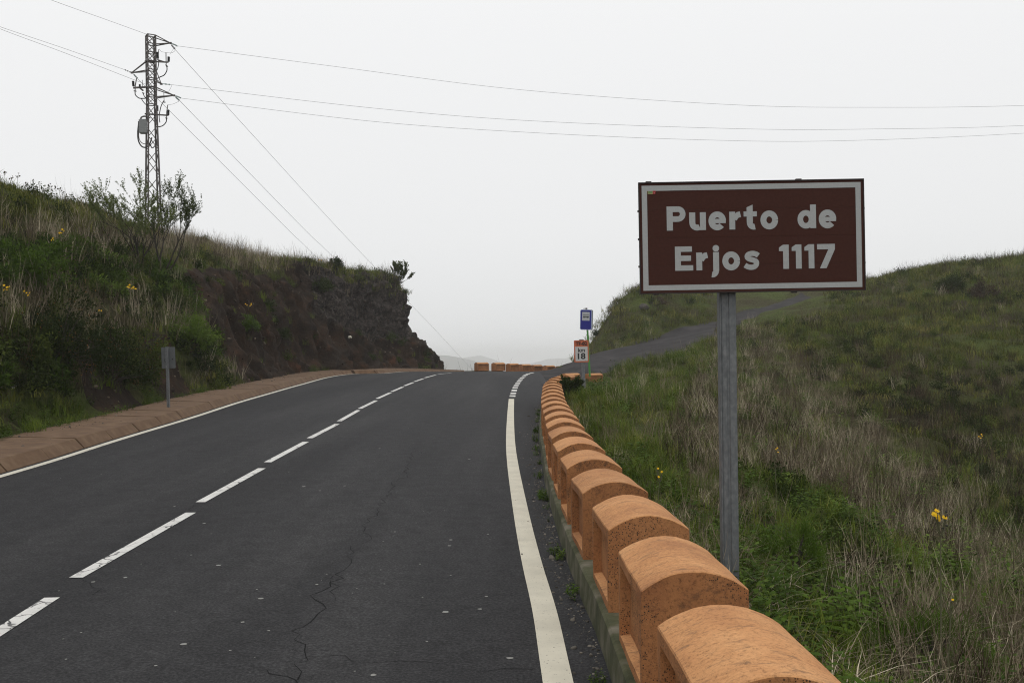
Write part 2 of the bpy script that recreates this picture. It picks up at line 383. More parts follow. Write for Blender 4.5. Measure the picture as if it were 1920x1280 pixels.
hill_r = link('hillside', np_mesh('hillside', V, grid_faces(~pm & (cx > -9))), turf_m, smooth=True); tag(hill_r, 'green and brown grassy hillside on the right', 'hillside', kind='structure')

# ------------------------------------------------------------------ road markings (parts of the road)
def strip(name, pts, w, mat, lift=.005, taper=False):
    pts = [Vector((p[0], p[1], 0)) for p in pts]; q = [pts[0]]
    for a, b_ in zip(pts, pts[1:]):
        k = max(1, int((b_-a).length/.25))
        for i in range(1, k+1): q.append(a.lerp(b_, i/k))
    vs = []; fs = []
    for i, p in enumerate(q):
        t = (q[min(i+1, len(q)-1)]-q[max(i-1, 0)]).normalized(); nn = Vector((-t.y, t.x, 0))
        ww = w[min(i*len(w)//len(q), len(w)-1)] if isinstance(w, list) else w
        for s in (-.5, .5):
            c = p+nn*ww*s; vs.append((c.x, c.y, float(Zroad(c.x, c.y))+lift))
    for i in range(len(q)-1): fs.append((2*i, 2*i+1, 2*i+3, 2*i+2))
    mb = MB(); mb.add(vs, [f[::-1] for f in fs]); return mb.build(name, mat, road)
R_PX = [(1046,1280),(1021,1149),(996,1050),(977,961),(961,867.5),(957,820),(957.5,774),(959,748)]
rp = [on_road(*p) for p in R_PX]
ext = [rp[0]+(rp[0]-rp[1])*3]
rcurve = catmull([(p.x, p.y) for p in ext+rp], 6)
strip('edge_line', rcurve, .15, paint_y)
LADD = [(961,742.6),(962.5,737.5),(964.2,732),(966,727),(968,722.7),(970.6,719),(973.2,715),(976,711.6),(979,708.6),(982.4,705.8),(985.5,703.3),(990,701),(997,699)]
lp = [on_road(*p) for p in LADD]
for i, p in enumerate(lp):
    a = lp[min(i+1, len(lp)-1)]-lp[max(i-1, 0)]; a.z = 0; a.normalize()
    sp = (lp[min(i+1, len(lp)-1)]-lp[max(i-1, 0)]).length/(2 if 0 < i < len(lp)-1 else 1)
    strip('ladder_mark', [p-a*sp*.28, p+a*sp*.28], .17, paint_w)
DASH = [((-60,1224),(92,1124)),((137,1086),(354,963)),((372,943),(488,878)),((499,867),(571,829)),((578,822),(630,795)),((634,790),(671,769)),((673,766),(704,751)),
        ((706,747.5),(731,736)),((733,734.5),(754,725.5)),((757,723.5),(774,717)),((776,715.5),(792.5,710)),((795.5,708.5),(816,703)),((820.5,701.5),(845,699.3))]
for a, b_ in DASH:
    p, q = on_road(*a), on_road(*b_)
    strip('centre_dash', [(p.x+.02, p.y), (q.x+.02, q.y)], .10, paint_w)
L_PX = [(0,894.5),(112,860),(225,824.5),(360,783),(440,757),(505,738),(565,721),(615,707.5),(665,701)]
lft = [on_road(*p) for p in L_PX]
LE = [(lft[0].x+.02*k*0, lft[0].y-4*k) for k in (5, 3, 1)] + [(p.x, p.y) for p in lft] + [(-5.75, 44.5), (-5.2, 49), (-4.0, 54), (-2.3, 59)]
lcurve = catmull(LE, 6)
strip('edge_line', lcurve, .11, paint_l)
# cracks and pale spots
def crack(pxs, w=.012):
    w *= .62
    q = [on_road(*p) for p in pxs]; o = []
    for a, b_ in zip(q, q[1:]):
        k = max(2, int((b_-a).length/.10)); nn = (b_-a).normalized(); pr = Vector((-nn.y, nn.x, 0))
        for i in range(k):
            o.append(a.lerp(b_, i/k)+pr*random.uniform(-.045, .045))
    o.append(q[-1])
    vs = []; fs = []
    for i, p in enumerate(o):
        t = (o[min(i+1, len(o)-1)]-o[max(i-1, 0)]); t.z = 0; t.normalize(); nn = Vector((-t.y, t.x, 0)); ww = w*random.uniform(.3, 1.3)
        for s in (-.5, .5):
            c = p+nn*ww*s; vs.append((c.x, c.y, float(Zroad(c.x, c.y))+.002))
    mb = MB(); mb.add(vs, [(2*i, 2*i+2, 2*i+3, 2*i+1) for i in range(len(o)-1)]); mb.build('crack', crack_m, road)
crack([(552,1280),(556,1245),(575,1235),(552,1205),(545,1185),(572,1168),(605,1150),(592,1120),(630,1095),(640,1070),(655,1050),(660,1025),(690,1018),(680,985),(712,960),(718,935),(740,915),(735,905),(765,895),(762,870),(778,845),(790,850)], .013)
crack([(575,1235),(640,1237),(700,1246),(790,1248),(900,1262),(1000,1258)], .006)
crack([(480,1250),(500,1268),(545,1270),(560,1285)], .009)
crack([(480,1212),(560,1222),(620,1220)], .005)
crack([(232,1205),(340,1203),(450,1207),(545,1205)], .005)
crack([(155,1088),(170,1100),(190,1103),(172,1118)], .008)
crack([(600,992),(650,990),(700,985)], .005)
crack([(354,963),(372,945)], .008); crack([(488,878),(500,868)], .008)
crack([(640,1097),(700,1098),(800,1100)], .004)
crack([(590,1130),(622,1128),(625,1100),(610,1075)], .008)
mb = MB()
sp = [(410,1062,.05),(835,1151,.06),(344,1208,.05),(489,1122,.045),(912,1120,.03),(569,913,.06),(594,1098,.03),(900,1143,.035),(956,1236,.05),(843,1024,.04),(740,999,.03),(383,983,.04),(327,950,.03),(235,1086,.04),(714,1070,.02),(600,920,.03),(845,1014,.04),(880,861,.05),(712,841,.05),(700,1268,.04),(455,1168,.035),(175,1093,.04),(246,1026,.05),(915,1003,.025),(646,912,.04)]
for px, py, r in [(a_, b_, c_*.42) for a_, b_, c_ in sp] + [(random.uniform(60, 940), random.uniform(760, 1270), random.uniform(.004, .010)) for _ in range(60)]:
    c = on_road(px, py); k = 9
    ring = [(c.x+r*random.uniform(.7, 1.1)*math.cos(6.283*i/k), c.y+r*random.uniform(.7, 1.1)*math.sin(6.283*i/k)) for i in range(k)]
    mb.add([(a, b_, float(Zroad(a, b_))+.003) for a, b_ in ring], [tuple(range(k))])
o = mb.build('pale_spots', spot_m, road); tag(o, kind='stuff')

# ------------------------------------------------------------------ kerb on the left
def path_at(curve, dense=.05):
    P = [np.array(p[:2], float) for p in curve]; s = [0]
    for a, b_ in zip(P, P[1:]): s.append(s[-1]+np.linalg.norm(b_-a))
    s = np.array(s); P = np.array(P)
    def f(t):
        return np.array([np.interp(t, s, P[:, 0]), np.interp(t, s, P[:, 1])])
    return f, s[-1]
lf, ltot = path_at(lcurve)
kb = MB(); t = 0.0; KW = .95; kk = 0
while t < ltot-1.3:
    gp = .017 if kk % 2 else .005; gq = .005 if kk % 2 else .017; a0, a1 = lf(t+gp), lf(t+1.2-gq); d_ = a1-a0; d_ /= np.linalg.norm(d_); nn = np.array([-d_[1], d_[0]])
    rise = .150+random.uniform(-.006, .006); tw = random.uniform(-.004, .004); kk += 1
    prof = [(.11, -.10), (.12, .01), (.25, rise), (.28, rise+.005), (1.05, rise+.035), (1.35, rise+.02), (1.35, -.2)]
    vs = []
    for e_, base in ((0, a0), (1, a1)):
        zb = float(Zroad(base[0], base[1]))
        for u, z in prof:
            q = base+nn*(u+tw*(1 if e_ else -1)); vs.append((q[0], q[1], zb+z))
    m_ = len(prof); kb.add(vs, [(i, i+1, i+1+m_, i+m_) for i in range(m_-1)]+[tuple(range(m_))[::-1], tuple(range(m_, 2*m_))])
    t += 1.2
kerb = kb.build('kerb', kerb_m); tag(kerb, 'terracotta concrete kerb along the left edge of the road', 'kerb', kind='structure')

# ------------------------------------------------------------------ left bank, lofted
stn = []   # (base xy, inward dir angle deg, profile [(u,zabs)])
P1 = [0, .6, 1.3, 2.2, 3.4, 4.8, 6.3, 9, 15]
def base(t):
    c = lf(t); c2 = lf(min(t+.5, ltot)); d_ = c2-c if np.linalg.norm(c2-c) > 1e-6 else c-lf(t-.5); d_ = d_/np.linalg.norm(d_); nn = np.array([-d_[1], d_[0]]); return c+nn*1.28, nn
def t_of_y(y):
    T = np.linspace(0, ltot, 600); Ys = np.array([lf(q)[1] for q in T]); return float(T[np.argmin(abs(Ys-y))])
def add(y, us, zs, off=0.0):
    b_, nn = base(t_of_y(y)); stn.append([(b_[0]+nn[0]*(u+off), b_[1]+nn[1]*(u+off), z) for u, z in zip(us, zs)])
UA = [-.1, .7, 1.2, 1.9, 3.3, 4.6, 6.0, 9, 16, 28]
def zz(y): return float(Zroad(-7.5, y))
add(-8, UA, [0, .2, 1.5, 2.4, 3.7, 4.9, 6.0, 6.6, 7, 2])
add(4, UA, [.25, .45, 1.7, 2.6, 3.8, 4.9, 6.0, 6.6, 7, 2])
add(12, UA, [.5, .65, 1.8, 2.7, 3.9, 5.0, 6.1, 6.6, 6.8, 2])
add(18, UA, [.65, .8, 2.0, 2.9, 4.0, 5.1, 6.15, 6.55, 6.6, 2])
add(24, [-.1, .5, 1.0, 1.6, 2.5, 3.7, 5.0, 7.5, 14, 28], [.75, .95, 2.2, 3.1, 4.1, 5.1, 6.0, 6.4, 6.3, 1])
add(30, [-.1, .35, .9, 1.4, 2.1, 3.1, 4.2, 6.4, 12, 28], [.9, 1.2, 2.5, 3.5, 4.4, 5.2, 6.0, 6.45, 6.3, 0])
add(36, [-.1, .3, .8, 1.3, 1.9, 2.8, 3.9, 6.0, 11, 28], [1.05, 1.5, 2.8, 3.9, 4.8, 5.5, 6.1, 6.5, 6.3, -2])
add(42, [-.1, .3, .8, 1.3, 1.8, 2.4, 3.4, 5.4, 10, 28], [1.1, 1.6, 2.9, 4.2, 5.2, 5.9, 6.2, 6.45, 6.2, -5])
add(47, [-.1, .5, 1.1, 1.6, 1.9, 2.2, 3.0, 5.0, 9, 26], [1.1, 1.6, 2.7, 3.9, 5.2, 6.0, 6.3, 6.45, 6.2, -8])
add(51, [-.1, .6, 1.3, 1.9, 2.1, 2.3, 2.9, 4.6, 8, 22], [1.05, 1.6, 2.4, 3.3, 4.7, 5.8, 6.25, 6.5, 6.2, -10])
# the nose, silhouette against the fog
def px(*l): return [tuple(unproj(a, b_, d)) for a, b_, d in l]
stn.append(px((822,703,55.5),(806,672,55.8),(786,646,56),(763,622,56.2),(759,585,56.4),(750,550,56.6),(731,516,57),(690,506,58.5),(640,506,60.5))+[(-14, 74, -8)])
stn.append(px((835,702,57.5),(815,676,58.3),(792,655,59),(764,630,59.6),(757,592,60),(745,556,60.3),(722,522,60.8),(684,512,62),(640,508,63.5))+[(-14, 78, -14)])
stn.append(px((838,706,60),(812,690,62),(780,672,63.5),(752,650,64.5),(744,615,65),(730,580,65.5),(705,545,66),(670,530,67),(630,520,68))+[(-14, 82, -20)])
stn.append([(-2, 66, -3), (-3, 69, -6), (-5, 71, -8), (-7, 72, -9), (-9, 73, -10), (-10, 74, -11), (-11, 75, -12), (-12, 77, -14), (-14, 80, -18), (-16, 90, -34)])
NS, NT = 16, 14
rows = [catmull(s_, NT) for s_ in stn]; rows = np.array(rows)          # stations x T x 3
cols = [catmull(list(rows[:, j]), NS) for j in range(rows.shape[1])]
G = np.array(cols).transpose(1, 0, 2)                                    # S x T x 3
# resample denser along s where visible
SN, TN = G.shape[:2]
Gs = []
for i in range(SN-1):
    Lm = np.linalg.norm(G[i+1, 20]-G[i, 20]); k = max(1, int(round(Lm/.16))) if G[i, 0, 1] > 8 else 1
    for q in range(k): Gs.append(G[i]*(1-q/k)+G[i+1]*(q/k))
Gs.append(G[-1]); G = np.array(Gs); SN, TN = G.shape[:2]
dS = np.gradient(G, axis=0); dT = np.gradient(G, axis=1); N = np.cross(dT, dS); N /= np.linalg.norm(N, axis=2, keepdims=True)+1e-9
ref = np.array([1, -.6, .6]); N *= np.sign((N@ref))[..., None]
tt = np.linspace(0, 9, TN)[None, :].repeat(SN, 0); yb = G[:, :1, 1].repeat(TN, 1)
rockw = sstep(43, 47.5, yb)*sstep(2.0, 2.9, tt)*(1-sstep(6.2, 6.9, tt))
bare = sstep(28.5, 33.5, yb)*(1-sstep(3.6, 4.4, tt)); bare = np.maximum(bare, rockw); bare = np.maximum(bare, (yb > 44)*(1-sstep(5.5, 6.2, tt)))
baren = np.maximum(bare, .75*(1-sstep(1.5, 2.6, tt))*sstep(.35, .8, tt)*(np.sin(yb*1.3)+np.sin(yb*.57+1) > .35)*(yb < 26))
fl = G.reshape(-1, 3); disp = np.zeros(len(fl)); rw = rockw.ravel(); bw = bare.ravel()
for i, p in enumerate(fl):
    v = Vector(p)
    a = noise.noise(v*.32)*.32*(1-.6*rw[i]) + noise.noise(v*1.0+Vector((5, 3, 1)))*.14 + noise.noise(v*2.7)*.05
    if bw[i] > .02:
        s_ = Vector((v.x*.9, v.y*.9, v.z*.28))
        a += bw[i]*(-abs(noise.noise(s_*1.3+Vector((9, 2, 2))))*.85 + .2 + noise.noise(v*2.1)*.16 + noise.noise(v*4.6)*.09)
    if rw[i] > .02:
        d4, _ = noise.voronoi(v*.95); a += rw[i]*((d4[1]-d4[0])*.5 - .22 + (noise.voronoi(v*2.4)[0][0]-.35)*.22)
    disp[i] = a
damp = np.clip(tt/.5, 0, 1).ravel(); disp *= damp
Gd = fl + N.reshape(-1, 3)*disp[:, None]
Gd[:, 2] = np.where((Gd[:, 1] > 46) & (Gd[:, 2] > 6.45), 6.45+(Gd[:, 2]-6.45)*.15, Gd[:, 2])
ii = np.arange(SN*TN).reshape(SN, TN); Fq = np.stack([ii[:-1, :-1], ii[1:, :-1], ii[1:, 1:], ii[:-1, 1:]], -1).reshape(-1, 4)
bank_me = np_mesh('bank', Gd, Fq); at = bank_me.attributes.new('rock', 'FLOAT', 'POINT'); at.data.foreach_set('value', rockw.ravel().astype(np.float32))
bareF = (baren[:-1, :-1]).ravel(); rockF = rockw[:-1, :-1].ravel(); tF = tt[:-1, :-1].ravel()
bank_me.materials.append(soil_m); bank_me.materials.append(turf_m)
mi = np.where(bareF > .3, 0, 1).astype(np.int32); bank_me.polygons.foreach_set('material_index', mi)
bank = link('embankment', bank_me, None, smooth=True)
bank_me.polygons.foreach_set('use_smooth', (rockF < .3))
tag(bank, 'road cutting of red earth and dark rock under a grassy hill on the left', 'embankment', kind='structure')

# ------------------------------------------------------------------ far ground, mountains
R0 = np.array([0, 30, 60, 120, 250, 500, 1000, 2000, 3800]); th = np.linspace(0, 2*math.pi, 73)[:-1]
mb = MB(); vs = [(0, 0, -41.0)]
for r in R0[1:]:
    for a in th: vs.append((r*math.cos(a), r*math.sin(a), -41.0))
fs = [(0, 1+i, 1+(i+1) % 72) for i in range(72)]
for k in range(len(R0)-2):
    for i in range(72):
        a = 1+k*72+i; b_ = 1+k*72+(i+1) % 72; fs.append((a, a+72, b_+72, b_))
mb.add(vs, fs); o = mb.build('ground', turf_m); tag(o, 'wide valley floor far below the road', 'ground', kind='structure')
far_m = M_noise('far_hills', [(.3, (.03, .035, .02)), (.7, (.06, .062, .04))], .01, 1, 0, 0)
def ridge(name, label, d, prof, depth=500):
    n_ = 120; px0, px1 = prof[0][0], prof[-1][0]; vs = []; fs = []
    for i in range(n_+1):
        a = px0+(px1-px0)*i/n_; h = np.interp(a, [p[0] for p in prof], [p[1] for p in prof]) + noise.noise(Vector((a*.06, d, 0)))*1.6
        p = unproj(a, h, d)
        for f_, z in ((-.55, 0), (-.3, .35), (-.12, .72), (0, 1), (.15, .8), (1, 0)):
            vs.append((p.x, d+f_*depth, -42+(p.z+42)*z + (0 if z in (0, 1) else noise.noise(Vector((a*.03, f_*3, d)))*5)))
    for i in range(n_):
        for j in range(5): fs.append((i*6+j, i*6+6+j, i*6+7+j, i*6+1+j))
    mb = MB(); mb.add(vs, fs); o = mb.build(name, far_m, smooth=True); tag(o, label, 'hill', kind='structure')
ridge('distant_hills', 'nearer foggy hills beyond the crest', 2000, [(300,700),(600,684),(760,672),(810,663),(850,668),(880,674),(940,690),(1040,705)])
ridge('distant_hills', 'fainter foggy hills beyond the crest', 3000, [(600,690),(780,676),(850,674),(880,669),(903,666),(930,676),(960,684),(1000,680),(1030,673),(1060,671),(1100,662),(1200,650),(1400,660)])

# ------------------------------------------------------------------ haze
hz = MB(); hz.box((0, 0, -10.5), (4200, 0, 0), (0, 4200, 0), (0, 0, 31.8))
hm = bpy.data.materials.new('fog_air'); hm.use_nodes = True; t_ = hm.node_tree; t_.nodes.clear()
ho = t_.nodes.new('ShaderNodeOutputMaterial'); pvn = t_.nodes.new('ShaderNodeVolumePrincipled')
pvn.inputs['Density'].default_value = .0006; pvn.inputs['Color'].default_value = (.99, .99, .99, 1); pvn.inputs['Anisotropy'].default_value = 0.0
t_.links.new(pvn.outputs[0], ho.inputs['Volume'])
o = hz.build('haze', hm); tag(o, 'thin white fog filling the air', 'haze', kind='stuff')
#@@PART2
# ------------------------------------------------------------------ parapet of arched concrete blocks
NL = [(1201,1100,4.14),(1135,990,5.56),(1093,925,6.72),(1064,878,8.0),(1046,847,9.33),(1034,821,10.7),(1027,804,11.8),(1022.5,786,13.4),(1014.5,752.5,17.4),(1017,724.4,22.6),(1019,719,24.1),(1023,713.4,25.4),(1030,708.8,26.6),(1041,705,27.7),(1055,702.3,28.6)]
pp = [(unproj(a, b_, d).x, d) for a, b_, d in NL]
pp = [(pp[0][0]+.05, -2.0)] + pp + [(1.95, 29.4)]
pc = catmull(pp, 8); pf, ptot = path_at(pc)
ZT_Y = [0, 4, 8, 13.4, 17.4, 22.6, 25, 28, 31]; ZT_Z = [.69, .735, .80, .862, .91, 1.01, 1.06, 1.14, 1.17]
def block_mesh(L=.82, Wd=.45, H=.45, rise=.078):
    bm = bmesh.new(); n_ = 14; prof = [(0, 0), (Wd, 0), (Wd, H)]
    for i in range(1, n_): a = i/n_; prof.append((Wd*(1-a), H+rise*(1-(2*a-1)**2)))
    prof.append((0, H))
    v0 = [bm.verts.new((x_, 0, z)) for x_, z in prof]; v1 = [bm.verts.new((x_, L, z)) for x_, z in prof]
    bm.faces.new(v0); bm.faces.new(v1[::-1]); m_ = len(prof); sides = []
    for i in range(m_):
        f = bm.faces.new((v0[i], v1[i], v1[(i+1) % m_], v0[(i+1) % m_]))
        if i in (1, m_-1): sides.append(f)
    bmesh.ops.recalc_face_normals(bm, faces=bm.faces)
    ed = [e for e in bm.edges if e.calc_length() > .3 or (abs(e.verts[0].co.y-e.verts[1].co.y) < 1e-6 and (e.verts[0].co.z+e.verts[1].co.z)/2 > H-.01)]
    for f in sides:
        r_ = bmesh.ops.inset_region(bm, faces=[f], thickness=.075, depth=0)
        bmesh.ops.inset_region(bm, faces=[f], thickness=.012, depth=-.05)
    bmesh.ops.bevel(bm, geom=[e for e in ed if e.is_valid and len(e.link_faces) == 2 and e.calc_face_angle(0) > .5], offset=.0045, segments=1, affect='EDGES')
    # small casting unevenness
    bmesh.ops.subdivide_edges(bm, edges=[e for e in bm.edges if e.calc_length() > .2], cuts=3, use_grid_fill=True)
    me = bpy.data.meshes.new('block'); bm.normal_update(); bm.to_mesh(me); bm.free()
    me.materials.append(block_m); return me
block_me = block_mesh()
def rough_copy(me, k):
    m2 = me.copy(); co = np.zeros(len(m2.vertices)*3, np.float32); m2.vertices.foreach_get('co', co); co = co.reshape(-1, 3)
    for i in range(len(co)):
        v = Vector(co[i])*5+Vector((k*7.3, 0, 0)); nv = noise.noise_vector(v)
        co[i] += np.array(nv)*.004 + np.array(noise.noise_vector(v*4))*.0018
    m2.vertices.foreach_set('co', co.ravel()); m2.update(); return m2
variants = [rough_copy(block_me, k) for k in range(5)]
wall = empty('parapet', (.75, 4, .1)); tag(wall, 'curving roadside parapet of round-topped orange concrete blocks', 'parapet')
def place_block(x_, y_, z, ang, parent, k, sc=1.0):
    o = bpy.data.objects.new('block', variants[k % 5]); COL.objects.link(o); o.parent = parent
    o.matrix_parent_inverse = Matrix.Translation(-Vector(parent.location))
    o.location = (x_, y_, z); o.rotation_euler = (0, 0, ang); o.scale = (sc, sc, sc); return o
s0 = None
T_ = np.linspace(0, ptot, 1500); YY = np.array([pf(q)[1] for q in T_]); s0 = float(T_[np.argmin(abs(YY-4.14))])
k = 0; s = s0-1.31*3
foot_pts = []
while s+.82 < ptot:
    a, b_ = pf(s), pf(s+.82); ang = math.atan2(b_[1]-a[1], b_[0]-a[0])-math.pi/2
    zt = float(np.interp(a[1], ZT_Y, ZT_Z))
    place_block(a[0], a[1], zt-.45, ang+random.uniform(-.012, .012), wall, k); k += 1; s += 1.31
fm = MB(); vs = []; M_ = 0
ss = np.arange(max(0, s0-4.3), ptot, .18)
for i, q in enumerate(ss):
    c = pf(q); c2 = pf(min(q+.2, ptot)) if q+.2 < ptot else c+(c-pf(q-.2)); d_ = (c2-c)/np.linalg.norm(c2-c); nn = np.array([d_[1], -d_[0]])
    zt = float(np.interp(c[1], ZT_Y, ZT_Z))-.45+.004; jig = noise.noise(Vector((q*2.1, 0, 3)))*.003
    for u, z in ((-.055+jig, float(Zroad(c[0], c[1]))-.15), (-.035+jig, zt-.012+jig), (-.02, zt+jig*.3), (.50, zt), (.53, zt-.5)):
        p = c+nn*u; vs.append((p[0], p[1], z))
fm.add(vs, [(i*5+j, i*5+5+j, i*5+6+j, i*5+1+j) for i in range(len(ss)-1) for j in range(4)]+[(0, 1, 2, 3, 4)[::-1], tuple(range(len(vs)-5, len(vs)))])
fm.build('footing', foot_m, wall)
# the tail of the parapet behind the bush
tail = empty('parapet', (2.3, 33, .6)); tag(tail, 'short end of the orange parapet beyond the bush and kilometre sign', 'parapet')
for (a_, b_, d, sc) in ((1052,702.8,33.6,.70), (1095.5,702.8,35.4,.72)):
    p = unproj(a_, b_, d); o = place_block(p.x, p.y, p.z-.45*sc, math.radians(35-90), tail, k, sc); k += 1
mb = MB(); pA = unproj(1060, 716, 34.0); pB = unproj(1129, 716, 36.6)
mb.box(((pA.x+pB.x)/2, (pA.y+pB.y)/2+.1, pA.z-.18), ((pB.x-pA.x)/2, (pB.y-pA.y)/2, 0), (-.1, .24, 0), (0, 0, .25)); mb.build('footing', foot_m, tail)
# far parapet past the crest
farw = empty('parapet', (0, 63, .7)); tag(farw, 'distant orange parapet across the road beyond the crest', 'parapet')
FPX = [(889,681.2,63,32),(921,681.6,63.8,42),(948,683,64.7,46),(971,684.3,65.7,47),(993,685.5,66.8,46),(1017,686.6,67.8,46),(1041,687.6,68.8,46)]
fpts = []
for a_, b_, d, an in FPX:
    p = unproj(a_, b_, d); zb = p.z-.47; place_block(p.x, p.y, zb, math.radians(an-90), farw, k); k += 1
    fpts.append((p.x, p.y, zb)); lx, ly = math.cos(math.radians(an)), math.sin(math.radians(an)); fpts.append((p.x+lx*.82, p.y+ly*.82, zb))
fpts = [(fpts[0][0]-.35, fpts[0][1]-.2, fpts[0][2])]+fpts
mb = MB()
for a_, b_ in zip(fpts, fpts[1:]):
    a_, b_ = Vector(a_), Vector(b_); d_ = (b_-a_); h_ = Vector((-d_.y, d_.x, 0)).normalized()
    mb.box((a_+b_)/2+h_*.2+Vector((0, 0, -.148)), d_/2*1.0, h_*.27, (0, 0, .15))
mb.build('footing', foot_m, farw)

# ------------------------------------------------------------------ helpers: ray hits on the built ground
def bvh(o):
    me = o.data; n_ = len(me.vertices); co = np.zeros(n_*3, np.float32); me.vertices.foreach_get('co', co)
    return BVHTree.FromPolygons([tuple(c) for c in co.reshape(-1, 3)], [tuple(p.vertices) for p in me.polygons])
TREES = [bvh(bank), bvh(hill_r), bvh(road), bvh(side), bvh(kerb)]
def hit(px_, py_, trees=None):
    v = (fw + RT*((px_-960)/F) - UP*((py_-640)/F)).normalized(); best = None
    for t_ in (trees or TREES):
        r = t_.ray_cast(CAM, v, 500)
        if r[0] is not None and (best is None or r[3] < best[3]): best = r
    return best[0] if best else (unproj(px_, py_, 45) if trees is None else None)
def down(x_, y_, trees):
    best = None
    for t_ in trees:
        r = t_.ray_cast(Vector((x_, y_, 40)), Vector((0, 0, -1)), 100)
        if r[0] is not None and (best is None or r[0].z > best[0].z): best = r
    return best

# ------------------------------------------------------------------ the big place-name sign
DS = 1.4*F/422
def onplane(px_, py_, D=DS): return CAM + (fw + RT*((px_-960)/F) - UP*((py_-640)/F))*D
TL, TR, BL = onplane(1197, 343), onplane(1619, 335.5), onplane(1200.5, 551)
e1 = (TR-TL).normalized(); e2 = (TL-BL); Hs = e2.length; e2 = (e2 - e1*e2.dot(e1)).normalized(); e3 = e1.cross(e2); Ws = (TR-TL).length
if e3.dot(fw) > 0: e3 = -e3
pb = onplane(1370, 1190, DS+.06); gb = down(pb.x, pb.y, TREES)
sign = empty('place_name_sign', (pb.x, pb.y, gb[0].z)); tag(sign, 'big brown sign on a steel post reading Puerto de Erjos 1117', 'road sign')
def sp_(u, v, w=0.0): return TL + e1*u - e2*v + e3*w
mb = MB(); nsl = 4
for i in range(nsl):
    v0 = Hs*i/nsl+.0004; v1 = Hs*(i+1)/nsl-.0004
    mb.box(sp_(Ws/2, (v0+v1)/2, -.0125), e1*Ws/2, e2*(v1-v0)/2, e3*.0125)
mb.box(sp_(Ws/2, Hs/2, -.0155), e1*(Ws/2-.004), e2*(Hs/2-.004), e3*.008)
mb.build('panel', brown_m, sign)
mb = MB()
for v in (.0015, Hs-.0015): mb.box(sp_(Ws/2, v, -.0), e1*(Ws/2+.002), e2*.0035, e3*.005)
for u in (.0015, Ws-.0015): mb.box(sp_(u, Hs/2, -.0), e1*.0035, e2*(Hs/2-.002), e3*.005)
mb.build('frame', M_plain('dark_brown_edge', (.018, .009, .008), .5), sign)
mb = MB(); m0 = .019; bw_ = .033
def flat(mb, quad, w):
    mb.add([sp_(u, v, w) for u, v in quad], [tuple(range(len(quad)))[::-1]])
a0, a1, b0, b1 = m0, Ws-m0, m0, Hs-m0
for q in ([(a0,b0),(a1,b0),(a1-bw_,b0+bw_),(a0+bw_,b0+bw_)], [(a0,b1),(a0+bw_,b1-bw_),(a1-bw_,b1-bw_),(a1,b1)],
          [(a0,b0),(a0+bw_,b0+bw_),(a0+bw_,b1-bw_),(a0,b1)], [(a1,b0),(a1,b1),(a1-bw_,b1-bw_),(a1-bw_,b0+bw_)]): flat(mb, q, .0015)
mb.build('border', letter_m, sign)
LW = 0
class Glyphs:
    def __init__(s, u0, v0): s.u0, s.v0, s.mb, s.k = u0, v0, MB(), 0
    def w(s): s.k += 1; return .0016+.00012*(s.k % 6)
    def pt(s, x, y): return (s.u0 + x/1264, s.v0 - y/1264)
    def poly(s, P): flat(s.mb, [s.pt(*p) for p in P], s.w())
    def rect(s, x0, y0, x1, y1): s.poly([(x0, y1), (x1, y1), (x1, y0), (x0, y0)])
    def stroke(s, P, wd):
        P = [Vector((a, b_)) for a, b_ in P]; Lf = []; Rt = []
        ws_ = wd if isinstance(wd, list) else [wd]*len(P)
        for i, p in enumerate(P):
            t = (P[min(i+1, len(P)-1)]-P[max(i-1, 0)]).normalized(); n_ = Vector((-t.y, t.x)); Lf.append(p+n_*ws_[i]/2); Rt.append(p-n_*ws_[i]/2)
        w = s.w()
        for i in range(len(P)-1):
            q = [Lf[i], Lf[i+1], Rt[i+1], Rt[i]]
            s.mb.add([sp_(*s.pt(c.x, c.y), w) for c in q], [(0, 1, 2, 3)])
    def arc(s, cx_, cy_, rx, ry, a0, a1, wd, n_=26):
        s.stroke([(cx_+rx*math.cos(math.radians(a0+(a1-a0)*i/n_)), cy_+ry*math.sin(math.radians(a0+(a1-a0)*i/n_))) for i in range(n_+1)], wd)
